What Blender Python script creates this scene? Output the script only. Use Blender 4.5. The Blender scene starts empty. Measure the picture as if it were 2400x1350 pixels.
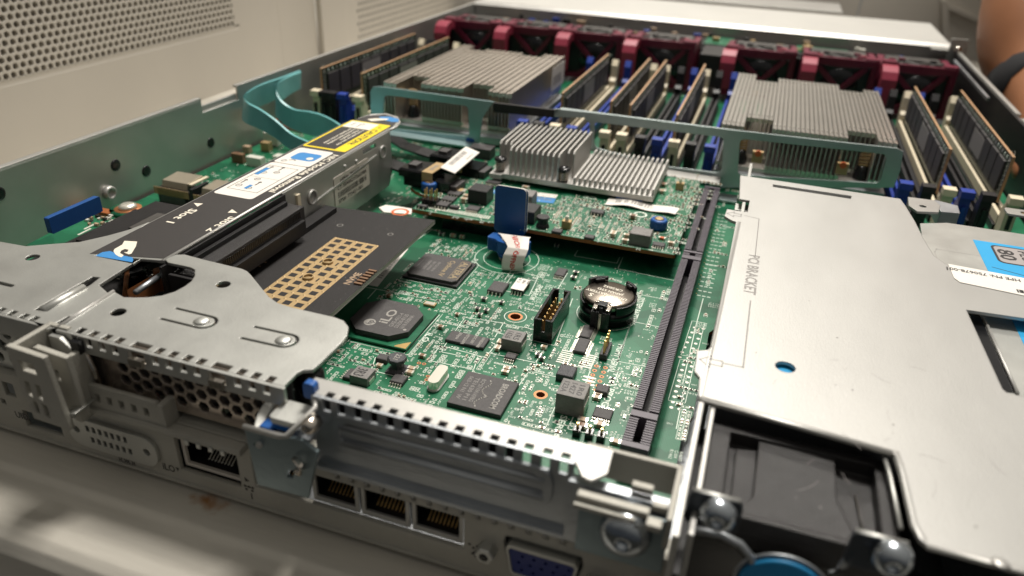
import bpy, bmesh, math, random
from mathutils import Vector, Matrix
from mathutils.geometry import tessellate_polygon
rnd = random.Random(7)
S = 0.00107                       # one drawing unit (about a millimetre) in metres
scene = bpy.context.scene
col = scene.collection
# ------------------------------------------------------------------ camera
RX = Vector((0.94501529, 0.32488313, 0.03737723))      # picture right in world axes
RD = Vector((0.18815497, -0.44667088, -0.87469014))    # picture down
RF = Vector((-0.26747675, 0.83362826, -0.48323918))    # viewing direction
CAM = Vector((0.0, 0.0, 139.0)); FPX = 1745.0
cd = bpy.data.cameras.new("camera"); cam = bpy.data.objects.new("camera", cd); col.objects.link(cam)
cam.matrix_world = Matrix(((RX.x, -RD.x, -RF.x, CAM.x*S), (RX.y, -RD.y, -RF.y, CAM.y*S), (RX.z, -RD.z, -RF.z, CAM.z*S), (0, 0, 0, 1)))
cd.sensor_width = 36; cd.lens = FPX/2400*36; cd.clip_start = 0.01; cd.clip_end = 60
cd.dof.use_dof = True; cd.dof.focus_distance = 248*S; cd.dof.aperture_fstop = 11.0; cd.dof.aperture_blades = 0
scene.camera = cam
scene.view_settings.view_transform = 'Standard'; scene.view_settings.look = 'None'
scene.view_settings.exposure = 0.17; scene.view_settings.gamma = 1.0
# ------------------------------------------------------------------ light: dim warm room, ceiling lamps
world = bpy.data.worlds.new("World"); scene.world = world; world.use_nodes = True
nt = world.node_tree; nt.nodes.clear()
tc = nt.nodes.new('ShaderNodeTexCoord'); sp = nt.nodes.new('ShaderNodeSeparateXYZ')
nz = nt.nodes.new('ShaderNodeTexNoise'); nz.inputs['Scale'].default_value = 2.2
ad = nt.nodes.new('ShaderNodeMath'); ad.operation = 'MULTIPLY_ADD'; ad.inputs[1].default_value = 0.35
rp = nt.nodes.new('ShaderNodeValToRGB'); bg = nt.nodes.new('ShaderNodeBackground'); wo = nt.nodes.new('ShaderNodeOutputWorld')
nt.links.new(tc.outputs['Generated'], sp.inputs[0]); nt.links.new(tc.outputs['Generated'], nz.inputs['Vector'])
vd = nt.nodes.new('ShaderNodeVectorMath'); vd.operation = 'DOT_PRODUCT'; vd.inputs[1].default_value = (0.10, 0.20, 0.56)
nt.links.new(tc.outputs['Generated'], vd.inputs[0]); nt.links.new(nz.outputs['Fac'], ad.inputs[0]); nt.links.new(vd.outputs['Value'], ad.inputs[2])
nt.links.new(ad.outputs[0], rp.inputs[0]); nt.links.new(rp.outputs[0], bg.inputs[0]); nt.links.new(bg.outputs[0], wo.inputs[0])
e = rp.color_ramp.elements
e[0].position = 0.0; e[0].color = (0.075, 0.080, 0.086, 1)
e[1].position = 1.0; e[1].color = (0.92, 0.87, 0.78, 1)
m_ = rp.color_ramp.elements.new(0.36); m_.color = (0.34, 0.325, 0.295, 1)
bg.inputs[1].default_value = 0.50
def area(name, loc, target, sx, sy, power, colr):
    ld = bpy.data.lights.new(name, 'AREA'); ld.shape = 'RECTANGLE'; ld.size = sx*S; ld.size_y = sy*S
    ld.energy = power; ld.color = colr
    o = bpy.data.objects.new(name, ld); col.objects.link(o); o.location = Vector(loc)*S
    o.rotation_euler = (Vector(target)-Vector(loc)).to_track_quat('-Z', 'Y').to_euler()
    return o
area("ceiling_lamp", (-262, 1800, 1530), (-60, 250, 0), 230, 230, 17, (1.0, 0.945, 0.86))
area("ceiling_lamp", (-60, 700, 1500), (-60, 250, 0), 420, 300, 28, (1.0, 0.955, 0.885))
# ------------------------------------------------------------------ picture point -> point of a real plane
def ray(px, py): return RX*(px-1200)+RD*(py-675)+RF*FPX
def G(px, py, z=0.0):
    d = ray(px, py); p = CAM+d*((z-CAM.z)/d.z); return (p.x, p.y)
def W(px, py, y=116.0):
    d = ray(px, py); p = CAM+d*(y/d.y); return (p.x, p.z)
def XP(px, py, x):
    d = ray(px, py); p = CAM+d*(x/d.x); return (p.y, p.z)
def GG(pts, z=0.0): return [G(a, b, z) for a, b in pts]
def WW(pts, y=116.0): return [W(a, b, y) for a, b in pts]
# ------------------------------------------------------------------ materials
MATS = {}
def mat(name, colr, rough=0.5, metal=0.0, var=0.0, vscale=60, bump=0.0, bscale=400, bevel=0.0, spec=0.5, col2=None, rvar=0.0, emit=None, coat=0.0, stretch=None):
    m = bpy.data.materials.new(name); m.use_nodes = True; n = m.node_tree; b = n.nodes['Principled BSDF']
    b.inputs['Roughness'].default_value = rough; b.inputs['Metallic'].default_value = metal
    b.inputs['Specular IOR Level'].default_value = spec; b.inputs['Coat Weight'].default_value = coat
    b.inputs['Base Color'].default_value = (*colr, 1)
    tcn = n.nodes.new('ShaderNodeTexCoord'); vec = tcn.outputs['Object']
    if stretch:
        mp = n.nodes.new('ShaderNodeMapping'); mp.inputs['Scale'].default_value = stretch
        n.links.new(vec, mp.inputs[0]); vec = mp.outputs[0]
    if var > 0 or rvar > 0 or col2:
        t = n.nodes.new('ShaderNodeTexNoise'); t.inputs['Scale'].default_value = vscale; t.inputs['Detail'].default_value = 7
        t.inputs['Roughness'].default_value = 0.62
        n.links.new(vec, t.inputs['Vector'])
        mr = n.nodes.new('ShaderNodeMapRange'); mr.inputs[1].default_value = 0.3; mr.inputs[2].default_value = 0.7
        n.links.new(t.outputs['Fac'], mr.inputs[0])
        if var > 0 or col2:
            mx = n.nodes.new('ShaderNodeMix'); mx.data_type = 'RGBA'
            c2 = col2 if col2 else tuple(min(1, c*(1+var)) for c in colr)
            c1 = colr if col2 else tuple(c*(1-var) for c in colr)
            mx.inputs[6].default_value = (*c1, 1); mx.inputs[7].default_value = (*c2, 1)
            n.links.new(mr.outputs[0], mx.inputs[0]); n.links.new(mx.outputs[2], b.inputs['Base Color'])
        if rvar > 0:
            m2 = n.nodes.new('ShaderNodeMapRange'); m2.inputs[3].default_value = rough-rvar; m2.inputs[4].default_value = rough+rvar
            n.links.new(mr.outputs[0], m2.inputs[0]); n.links.new(m2.outputs[0], b.inputs['Roughness'])
    nrm = None
    if bevel > 0:
        bv = n.nodes.new('ShaderNodeBevel'); bv.samples = 3; bv.inputs[0].default_value = bevel*S; nrm = bv.outputs[0]
    if bump > 0:
        t2 = n.nodes.new('ShaderNodeTexNoise'); t2.inputs['Scale'].default_value = bscale; t2.inputs['Detail'].default_value = 4
        n.links.new(vec, t2.inputs['Vector'])
        bp = n.nodes.new('ShaderNodeBump'); bp.inputs['Strength'].default_value = bump; bp.inputs['Distance'].default_value = 0.0004
        n.links.new(t2.outputs['Fac'], bp.inputs['Height'])
        if nrm: n.links.new(nrm, bp.inputs['Normal'])
        nrm = bp.outputs[0]
    if nrm: n.links.new(nrm, b.inputs['Normal'])
    MATS[name] = m; return m
mat('zinc', (0.52, 0.52, 0.49), 0.43, 0.8, 0.045, 60, 0.10, 1500, 0.5, rvar=0.03)
mat('zinc_pale', (0.47, 0.46, 0.435), 0.42, 0.6, 0.05, 30, 0.10, 2200, 0.6, rvar=0.03)
mat('bar_zinc', (0.62, 0.61, 0.575), 0.42, 0.35, 0.04, 20, 0.1, 900, 0.8)
mat('fin_silver', (0.86, 0.83, 0.78), 0.30, 0.9, 0.05, 50, 0.1, 900, 0.12)
mat('plate_zinc', (0.47, 0.462, 0.44), 0.43, 0.55, 0.07, 11, 0.12, 2600, 0.6, rvar=0.05, stretch=(1, .45, 1))
mat('zinc_dark', (0.42, 0.44, 0.46), 0.40, 0.85, 0.12, 40, 0.2, 900, 0.5, rvar=0.06)
mat('cast_metal', (0.40, 0.385, 0.34), 0.55, 0.35, 0.10, 50, 0.5, 1800, 0.8)
mat('bracket_nickel', (0.62, 0.53, 0.46), 0.24, 0.9, 0.06, 50, 0.1, 300, 0.3)
mat('chrome', (0.66, 0.60, 0.53), 0.18, 1.0, 0.05, 50, 0.1, 300, 0.3)
mat('steel_blue', (0.26, 0.32, 0.34), 0.38, 0.8, 0.10, 50, 0.2, 700, 0.5)
mat('grey_steel', (0.46, 0.53, 0.53), 0.36, 0.75, 0.08, 30, 0.1, 700, 0.5)
mat('teal_steel', (0.40, 0.56, 0.58), 0.36, 0.7, 0.08, 30, 0.1, 700, 0.5)
mat('aluminium', (0.66, 0.62, 0.57), 0.33, 0.9, 0.05, 50, 0.15, 900, 0.25)
mat('aluminium_matt', (0.50, 0.485, 0.455), 0.48, 0.55, 0.05, 50, 0.25, 1500, 0.3)
mat('fin_metal', (0.78, 0.71, 0.63), 0.32, 0.9, 0.06, 40, 0.0, 900, 0.12)
mat('solder', (0.86, 0.82, 0.72), 0.28, 0.7)
mat('pad_white', (0.70, 0.68, 0.60), 0.45, 0.2)
mat('gold', (0.86, 0.58, 0.24), 0.30, 0.9, 0.08, 300)
mat('gold_matt', (0.44, 0.31, 0.155), 0.5, 0.4, 0.08, 300)
mat('copper', (0.50, 0.20, 0.08), 0.45, 0.4)
mat('silk', (0.66, 0.74, 0.64), 0.5)
mat('cell_steel', (0.33, 0.285, 0.24), 0.22, 1.0, 0.12, 90, 0.1, 300, 0.3)
mat('black_plastic', (0.012, 0.011, 0.012), 0.42, 0, 0.25, 300, 0.25, 2500, 0.35)
mat('black_gloss', (0.008, 0.008, 0.009), 0.22, 0, 0.2, 200, 0.1, 900, 0.35)
mat('black_moulded', (0.022, 0.020, 0.020), 0.32, 0, 0.2, 200, 0.5, 5000, 0.8)
mat('slot_teeth', (0.10, 0.085, 0.105), 0.45, 0, 0.15, 300)
mat('chip_black', (0.055, 0.050, 0.050), 0.52, 0, 0.18, 700, 0.4, 4000, 0.25)
mat('chip_print', (0.20, 0.19, 0.18), 0.6)
mat('chip_print_pale', (0.30, 0.285, 0.26), 0.6)
mat('chip_print_gold', (0.32, 0.24, 0.13), 0.5)
mat('ferrite', (0.20, 0.19, 0.18), 0.45, 0.1, 0.18, 250, 0.6, 2500, 0.5)
mat('ferrite_dark', (0.05, 0.05, 0.055), 0.38, 0.1, 0.2, 250, 0.6, 2500, 0.5)
mat('ceramic_tan', (0.42, 0.30, 0.20), 0.4)
mat('ceramic_brown', (0.20, 0.11, 0.06), 0.4)
mat('board_edge', (0.30, 0.085, 0.018), 0.5, 0, 0.15, 400)
mat('board_edge_tan', (0.42, 0.25, 0.13), 0.5, 0, 0.15, 400)
mat('dimm_green', (0.012, 0.030, 0.014), 0.35)
mat('black_board', (0.016, 0.014, 0.014), 0.50, 0, 0.2, 900, 0.5, 5000, spec=0.3)
mat('label_black', (0.030, 0.026, 0.025), 0.50, 0, 0.15, 900, 0.35, 5000)
mat('print_white', (0.80, 0.74, 0.62), 0.55)
mat('print_black', (0.03, 0.028, 0.028), 0.5)
mat('print_grey', (0.25, 0.235, 0.22), 0.5)
mat('print_brown', (0.22, 0.17, 0.13), 0.5)
mat('label_white', (0.80, 0.76, 0.70), 0.45, 0, 0.03, 60, 0.1, 400)
mat('label_dirty', (0.58, 0.53, 0.47), 0.5, 0, 0.05, 60)
mat('label_yellow', (0.90, 0.68, 0.02), 0.4)
mat('label_blue', (0.045, 0.24, 0.56), 0.45)
mat('print_red', (0.62, 0.035, 0.02), 0.5)
mat('sky_blue', (0.018, 0.34, 0.66), 0.5, 0, 0.04, 60)
mat('blue_tab', (0.012, 0.075, 0.26), 0.42, 0, 0.05, 300, 0.2, 3000)
mat('blue_knob', (0.012, 0.10, 0.36), 0.38, 0, 0.08, 300, 0.2, 2500, 0.3)
mat('blue_latch', (0.008, 0.04, 0.30), 0.4, 0, 0.08, 200, 0.1, 900, 0.5)
mat('vga_blue', (0.006, 0.018, 0.14), 0.4, 0, 0, 10, 0, 10, 0.2)
mat('cream', (0.74, 0.65, 0.48), 0.42, 0, 0.05, 200, 0.1, 900, 0.5)
mat('fan_red', (0.135, 0.004, 0.026), 0.42, 0, 0.12, 100, 0.2, 900, 0.6)
mat('fan_handle', (0.30, 0.030, 0.060), 0.45, 0, 0.06, 100, 0.1, 900, 0.8)
mat('fan_grey', (0.06, 0.055, 0.05), 0.5, 0, 0.3, 80, 0.2, 900, 0.6)
mat('cabinet_paint', (0.56, 0.52, 0.455), 0.55, 0, 0.04, 9, 0.12, 3000, 0.8)
mat('cabinet_dark', (0.014, 0.014, 0.010), 0.7)
mat('teal_cable', (0.22, 0.56, 0.57), 0.34, 0, 0.10, 60, 0, 10)
mat('skin', (0.30, 0.125, 0.055), 0.55, 0, 0.08, 30, 0.3, 900)
mat('black_cloth', (0.010, 0.010, 0.012), 0.8)
mat('orange_part', (0.60, 0.12, 0.03), 0.5)
mat('pink_wire', (0.55, 0.22, 0.20), 0.5); mat('yellow_wire', (0.60, 0.45, 0.12), 0.5)
mat('screw_steel', (0.50, 0.54, 0.58), 0.22, 1.0, 0.05, 50, 0, 10, 0.2)
mat('ear_steel', (0.07, 0.08, 0.095), 0.35, 0.6, 0.1, 50, 0, 10, 0.5)
mat('hub_blue', (0.012, 0.20, 0.42), 0.45)
mat('gold_pale', (0.50, 0.44, 0.34), 0.4, 0.7, 0.06, 80, 0.1, 900, 0.4)
def pcb_mat():
    m = mat('pcb_green', (0.006, 0.105, 0.045), 0.40, 0, coat=0.0, spec=0.35)
    n = m.node_tree; b = n.nodes['Principled BSDF']; tcn = n.nodes['Texture Coordinate']
    cols = []
    def mixc(fac, a, bb):
        mx = n.nodes.new('ShaderNodeMix'); mx.data_type = 'RGBA'; n.links.new(fac, mx.inputs[0])
        for i, v in ((6, a), (7, bb)):
            if isinstance(v, tuple): mx.inputs[i].default_value = (*v, 1)
            else: n.links.new(v, mx.inputs[i])
        return mx.outputs[2]
    # copper pours under the mask: large soft-edged blocks, a little lighter
    v = n.nodes.new('ShaderNodeTexVoronoi'); v.distance = 'CHEBYCHEV'; v.inputs['Scale'].default_value = 42
    n.links.new(tcn.outputs['Object'], v.inputs['Vector'])
    s1 = n.nodes.new('ShaderNodeSeparateColor'); n.links.new(v.outputs['Color'], s1.inputs[0])
    r1 = n.nodes.new('ShaderNodeMapRange'); r1.inputs[1].default_value = 0.4; r1.inputs[2].default_value = 0.6
    n.links.new(s1.outputs[0], r1.inputs[0])
    c = mixc(r1.outputs[0], (0.005, 0.088, 0.040), (0.010, 0.125, 0.055))
    # fine traces at 45 degrees and straight, faded in and out in patches
    for ang, sc, th in ((0.785, 760, 0.10), (0.0, 640, 0.35), (-0.785, 820, 0.7)):
        mp = n.nodes.new('ShaderNodeMapping'); mp.inputs['Rotation'].default_value = (0, 0, ang); n.links.new(tcn.outputs['Object'], mp.inputs[0])
        w = n.nodes.new('ShaderNodeTexWave'); w.inputs['Scale'].default_value = sc; n.links.new(mp.outputs[0], w.inputs['Vector'])
        w2 = n.nodes.new('ShaderNodeMapRange'); w2.inputs[1].default_value = 0.55; w2.inputs[2].default_value = 0.8; n.links.new(w.outputs['Fac'], w2.inputs[0])
        vv = n.nodes.new('ShaderNodeTexVoronoi'); vv.distance = 'CHEBYCHEV'; vv.inputs['Scale'].default_value = 90+40*th; n.links.new(mp.outputs[0], vv.inputs['Vector'])
        ss = n.nodes.new('ShaderNodeSeparateColor'); n.links.new(vv.outputs['Color'], ss.inputs[0])
        rr = n.nodes.new('ShaderNodeMapRange'); rr.inputs[1].default_value = 0.70; rr.inputs[2].default_value = 0.72; n.links.new(ss.outputs[1], rr.inputs[0])
        mu = n.nodes.new('ShaderNodeMath'); mu.operation = 'MULTIPLY'; n.links.new(w2.outputs[0], mu.inputs[0]); n.links.new(rr.outputs[0], mu.inputs[1])
        m3 = n.nodes.new('ShaderNodeMath'); m3.operation = 'MULTIPLY'; m3.inputs[1].default_value = 0.55; n.links.new(mu.outputs[0], m3.inputs[0])
        c = mixc(m3.outputs[0], c, (0.025, 0.20, 0.10))
    n.links.new(c, b.inputs['Base Color'])
pcb_mat()
mat('print_tan', (0.36, 0.33, 0.32), 0.55)
def shelf_mat():
    m = mat('shelf_paint', (0.52, 0.49, 0.43), 0.42, 0.15, 0.20, 22, 0.25, 300, 1.5, rvar=0.1, stretch=(0.25, 1.6, 1))
    n = m.node_tree; b = n.nodes['Principled BSDF']; tcn = n.nodes['Texture Coordinate']
    src = b.inputs['Base Color'].links[0].from_socket
    # rust patch
    vm = n.nodes.new('ShaderNodeVectorMath'); vm.operation = 'DISTANCE'; rx, ry = G(490, 1168, -9)
    mp = n.nodes.new('ShaderNodeMapping'); mp.inputs['Scale'].default_value = (0.6, 1.0, 1.0); n.links.new(tcn.outputs['Object'], mp.inputs[0])
    n.links.new(mp.outputs[0], vm.inputs[0]); vm.inputs[1].default_value = (rx*S*0.6, ry*S, -9*S)
    nn = n.nodes.new('ShaderNodeTexNoise'); nn.inputs['Scale'].default_value = 260; nn.inputs['Detail'].default_value = 6; n.links.new(tcn.outputs['Object'], nn.inputs['Vector'])
    ma = n.nodes.new('ShaderNodeMath'); ma.operation = 'MULTIPLY_ADD'; ma.inputs[1].default_value = -0.0078; n.links.new(nn.outputs['Fac'], ma.inputs[0]); n.links.new(vm.outputs['Value'], ma.inputs[2])
    r = n.nodes.new('ShaderNodeMapRange'); r.inputs[1].default_value = 0.0005; r.inputs[2].default_value = -0.003; n.links.new(ma.outputs[0], r.inputs[0])
    mx = n.nodes.new('ShaderNodeMix'); mx.data_type = 'RGBA'; n.links.new(r.outputs[0], mx.inputs[0]); n.links.new(src, mx.inputs[6]); mx.inputs[7].default_value = (0.34, 0.17, 0.07, 1)
    n.links.new(mx.outputs[2], b.inputs['Base Color'])
shelf_mat()
# ------------------------------------------------------------------ mesh builder
PL = {'xy': lambda a, b, t: (a, b, t), 'xz': lambda a, b, t: (a, t, b), 'yz': lambda a, b, t: (t, a, b)}
FONT = {}
REFS = ['C4401', 'R1453', 'C419', 'R1462', 'R1017', 'R4697', 'C9024', 'R6530', 'C1402', 'R1215', 'CR84', 'R4634', 'C17', 'R19', 'C9044', 'R1494', 'C1004', 'U51']
def glyphs(s, bold=0.022):
    if s in REFS: bold = 0.0
    if s not in FONT:
        cu = bpy.data.curves.new('t', 'FONT'); cu.body = s; cu.size = 1.0; cu.resolution_u = 2; cu.offset = bold
        o = bpy.data.objects.new('t', cu); me = o.to_mesh()
        vs = [v.co.copy() for v in me.vertices]; fs = [tuple(p.vertices) for p in me.polygons]
        o.to_mesh_clear(); bpy.data.objects.remove(o); bpy.data.curves.remove(cu)
        w = max([v.x for v in vs] or [1])
        FONT[s] = (vs, fs, w)
    return FONT[s]
class MB:
    def __init__(s): s.v = []; s.f = []; s.m = []; s.mats = []; s.sm = []
    def mi(s, name):
        if name not in s.mats: s.mats.append(name)
        return s.mats.index(name)
    def add(s, vs, fs, mt, M=None, smooth=False):
        k = len(s.v); i = s.mi(mt)
        for p in vs:
            p = Vector(p)
            s.v.append(M @ p if M else p)
        for f in fs: s.f.append(tuple(k+a for a in f)); s.m.append(i); s.sm.append(smooth)
        return s
    def box(s, x0, x1, y0, y1, z0, z1, mt, M=None):
        vs = [(x, y, z) for z in (z0, z1) for y in (y0, y1) for x in (x0, x1)]
        return s.add(vs, [(0, 2, 3, 1), (4, 5, 7, 6), (0, 1, 5, 4), (2, 6, 7, 3), (0, 4, 6, 2), (1, 3, 7, 5)], mt, M)
    def cham(s, x0, x1, y0, y1, z0, z1, c, mt, M=None):     # box with sloping shoulder
        vs = [(x0, y0, z0), (x1, y0, z0), (x1, y1, z0), (x0, y1, z0), (x0, y0, z1-c), (x1, y0, z1-c), (x1, y1, z1-c), (x0, y1, z1-c), (x0+c, y0+c, z1), (x1-c, y0+c, z1), (x1-c, y1-c, z1), (x0+c, y1-c, z1)]
        fs = [(3, 2, 1, 0), (8, 9, 10, 11)]
        for a in (0, 4):
            for i in range(4): j = (i+1) % 4; fs.append((a+i, a+j, a+4+j, a+4+i))
        return s.add(vs, fs, mt, M)
    def prism(s, poly, t0, t1, mt, plane='xy', holes=(), side=None, M=None):
        loops = [list(poly)]+[list(h) for h in holes]; P = PL[plane]
        flat = [p for l in loops for p in l]; n = len(flat)
        tri = tessellate_polygon([[Vector((a, b, 0)) for a, b in l] for l in loops])
        vs = [P(a, b, t0) for a, b in flat]+[P(a, b, t1) for a, b in flat]
        s.add(vs, [tuple(t) for t in tri]+[tuple(n+i for i in reversed(t)) for t in tri], mt, M)
        k = len(s.v)-2*n; i2 = s.mi(side or mt); o = 0
        for l in loops:
            L = len(l)
            for i in range(L):
                j = (i+1) % L; s.f.append((k+o+i, k+o+j, k+n+o+j, k+n+o+i)); s.m.append(i2); s.sm.append(False)
            o += L
        return s
    def lathe(s, prof, mt, c=(0, 0, 0), n=24, axis='z', smooth=True, M=None, ph=0.0):
        vs = []; fs = []
        for r, h in prof:
            for i in range(n):
                a = 2*math.pi*i/n+ph; x, y = r*math.cos(a), r*math.sin(a)
                q = {'z': (x, y, h), 'y': (x, h, y), 'x': (h, x, y)}[axis]
                vs.append((q[0]+c[0], q[1]+c[1], q[2]+c[2]))
        for k in range(len(prof)-1):
            for i in range(n): j = (i+1) % n; fs.append((k*n+i, k*n+j, (k+1)*n+j, (k+1)*n+i))
        fs.append(tuple(range(n))); L = (len(prof)-1)*n; fs.append(tuple(L+i for i in reversed(range(n))))
        return s.add(vs, fs, mt, M, smooth)
    def cyl(s, x, y, z0, z1, r, mt, n=20, axis='z', M=None):
        if axis == 'z': c = (x, y, 0)
        elif axis == 'y': c = (x, 0, y)
        else: c = (0, x, y)
        return s.lathe([(r, z0), (r, z1)], mt, c, n, axis, False, M)
    def tube(s, pts, r, mt, n=8, smooth=True):
        pts = [Vector(p) for p in pts]; vs = []; fs = []
        up = Vector((0, 0, 1))
        for i, p in enumerate(pts):
            d = (pts[min(i+1, len(pts)-1)]-pts[max(i-1, 0)]).normalized()
            a = d.cross(up) if abs(d.dot(up)) < 0.95 else d.cross(Vector((1, 0, 0))); a.normalize(); b = d.cross(a)
            rr = r[i] if isinstance(r, (list, tuple)) else r
            for k in range(n): t = 2*math.pi*k/n; vs.append(p+a*(rr*math.cos(t))+b*(rr*math.sin(t)))
        for i in range(len(pts)-1):
            for k in range(n): j = (k+1) % n; fs.append((i*n+k, i*n+j, (i+1)*n+j, (i+1)*n+k))
        fs.append(tuple(range(n))); L = (len(pts)-1)*n; fs.append(tuple(L+i for i in reversed(range(n))))
        return s.add(vs, fs, mt, None, smooth)
    def quad(s, pts, mt): return s.add(pts, [tuple(range(len(pts)))], mt)
    def text(s, txt, o, u, v, h, mt, width=None, centre=False):
        vs, fs, w = glyphs(txt); u = Vector(u).normalized(); v = Vector(v).normalized(); o = Vector(o)
        kx = (width/w) if width else h/0.7; ky = h/0.7
        off = -w/2 if centre else 0
        return s.add([o+u*((p.x+off)*kx)+v*(p.y*ky) for p in vs], fs, mt)
    def line(s, pts, w, z, mt, closed=False):
        pts = list(pts)
        if closed: pts = pts+[pts[0]]
        for (x0, y0), (x1, y1) in zip(pts, pts[1:]):
            d = Vector((x1-x0, y1-y0)); L = d.length
            if L < 1e-6: continue
            d /= L; nx, ny = -d.y*w/2, d.x*w/2; ex, ey = d.x*w/2, d.y*w/2
            s.add([(x0-ex+nx, y0-ey+ny, z), (x0-ex-nx, y0-ey-ny, z), (x1+ex-nx, y1+ey-ny, z), (x1+ex+nx, y1+ey+ny, z)], [(0, 1, 2, 3)], mt)
        return s
    def ring(s, x, y, r, w, z, mt, n=40, a0=0, a1=360):
        k = [math.radians(a0+(a1-a0)*i/n) for i in range(n+1)]
        vs = [(x+(r-w/2)*math.cos(a), y+(r-w/2)*math.sin(a), z) for a in k]+[(x+(r+w/2)*math.cos(a), y+(r+w/2)*math.sin(a), z) for a in k]
        return s.add(vs, [(i, i+1, n+2+i, n+1+i) for i in range(n)], mt)
    def disc(s, x, y, r, z, mt, n=6): return s.add([(x+r*math.cos(2*math.pi*i/n), y+r*math.sin(2*math.pi*i/n), z) for i in range(n)], [tuple(range(n))], mt)
    def build(s, name, parent=None, label=None, cat=None, group=None, kind=None, fix=True, loc=None):
        me = bpy.data.meshes.new(name); L = Vector(loc)*S if loc else Vector((0, 0, 0))
        me.from_pydata([tuple(v*S-L) for v in s.v], [], s.f)
        for m in s.mats: me.materials.append(MATS[m])
        me.polygons.foreach_set('material_index', s.m); me.polygons.foreach_set('use_smooth', s.sm)
        if fix:
            bm = bmesh.new(); bm.from_mesh(me); bmesh.ops.recalc_face_normals(bm, faces=bm.faces); bm.to_mesh(me); bm.free()
        o = bpy.data.objects.new(name, me); col.objects.link(o); o.location = L
        if parent: o.parent = parent; o.matrix_parent_inverse = Matrix.Translation(-ORG[parent.name]) if parent.name in ORG else Matrix.Identity(4)
        if label: o['label'] = label
        if cat: o['category'] = cat
        if group: o['group'] = group
        if kind: o['kind'] = kind
        return o
ORG = {}
def thing(name, label, cat, loc=(0, 0, 0), group=None):
    o = bpy.data.objects.new(name, None); col.objects.link(o); o.empty_display_size = 0.01
    o.location = Vector(loc)*S; ORG[o.name] = o.location.copy()
    o['label'] = label; o['category'] = cat
    if group: o['group'] = group
    return o
def rrect(x0, x1, y0, y1, r, n=4):
    out = []
    for cx, cy, a in ((x1-r, y1-r, 0), (x0+r, y1-r, 90), (x0+r, y0+r, 180), (x1-r, y0+r, 270)):
        for i in range(n+1): t = math.radians(a+90*i/n); out.append((cx+r*math.cos(t), cy+r*math.sin(t)))
    return out
def circ(x, y, r, n=16, ry=None, ph=0): return [(x+r*math.cos(2*math.pi*i/n+ph), y+(ry or r)*math.sin(2*math.pi*i/n+ph)) for i in range(n)]
def rect(x0, x1, y0, y1): return [(x0, y0), (x1, y0), (x1, y1), (x0, y1)]
UY = (0, -1, 0); UX = (1, 0, 0)     # reading direction and letter tops of most printing on the boards
# ================================================================== SETTING: shelf and cabinet
b = MB()
prof = [(-120, -30), (60, -30), (66, -27), (72, -14.5), (76, -12), (93, -11.2), (97, -9.6), (103, -9.3), (109, -9.9), (113, -10), (1100, -10), (1100, -30)]
# front lip of the shelf bends down towards the camera
prof = [(40, -90), (76, -90), (81, -40), (85.0, -15.5), (87, -12.4), (89.5, -11.0), (93, -10.6), (96.5, -11.6), (101, -12.0), (104.5, -11.6), (106.5, -10.4), (109, -10.2), (900, -10.2), (900, -60)]
b.prism(prof, -700, 700, 'shelf_paint', 'yz')
b.build('work_surface', kind='structure', fix=True)
b = MB(); b.box(-1600, 1600, -900, 2400, -430, -428, 'cabinet_dark'); b.build('floor', kind='structure')

def hexgrid(y0, y1, z0, z1, pitch, r, keep):
    out = []; row = 0; z = z0
    while z < z1:
        y = y0+(pitch/2 if row % 2 else 0)
        while y < y1:
            if keep(y, z): out.append([(y+r*math.cos(math.radians(60*i+30)), z+r*math.sin(math.radians(60*i+30))) for i in range(6)])
            y += pitch
        z += pitch*0.866; row += 1
    return out
cab = thing('perforated_cabinet', 'beige painted cabinet side wall with a field of hexagonal perforations, left behind the server', 'cabinet wall', (-380, 300, -20))
XW = -380
zb = 33.5
b = MB(); pitch = 4.7; row = 0; z = zb+2.2
# one long panel per row keeps every hole whole: each row of cells is its own strip between zig-zag seams
b.prism(rect(60, 538, -60, zb), XW-1.5, XW, 'cabinet_paint', 'yz')
Y0, Y1 = 118.0, 488.0
ny = int((Y1-Y0)/pitch)
vs = []; fs = []
R_ = 1.82; rh = pitch*0.866; nrow = 26
def cell(b, y, z):
    # hexagonal cell outline (pitch) with a hexagonal hole: ring of quads plus the wall of the hole
    o = [(y+pitch/math.sqrt(3)*math.sin(math.radians(60*i)), z+pitch/math.sqrt(3)*math.cos(math.radians(60*i))) for i in range(6)]
    h = [(y+R_*math.sin(math.radians(60*i)), z+R_*math.cos(math.radians(60*i))) for i in range(6)]
    v = [(XW, p[0], p[1]) for p in o]+[(XW, p[0], p[1]) for p in h]+[(XW-3.6, p[0], p[1]) for p in h]
    f = []
    for i in range(6):
        j = (i+1) % 6; f.append((i, j, 6+j, 6+i)); f.append((6+i, 6+j, 12+j, 12+i))
    b.add(v, f, 'cabinet_paint')
for r in range(nrow):
    z = zb+pitch/math.sqrt(3)+r*rh
    for k in range(ny):
        cell(b, Y0+k*pitch+(pitch/2 if r % 2 else 0), z)
zt = zb+pitch/math.sqrt(3)+nrow*rh
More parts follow.
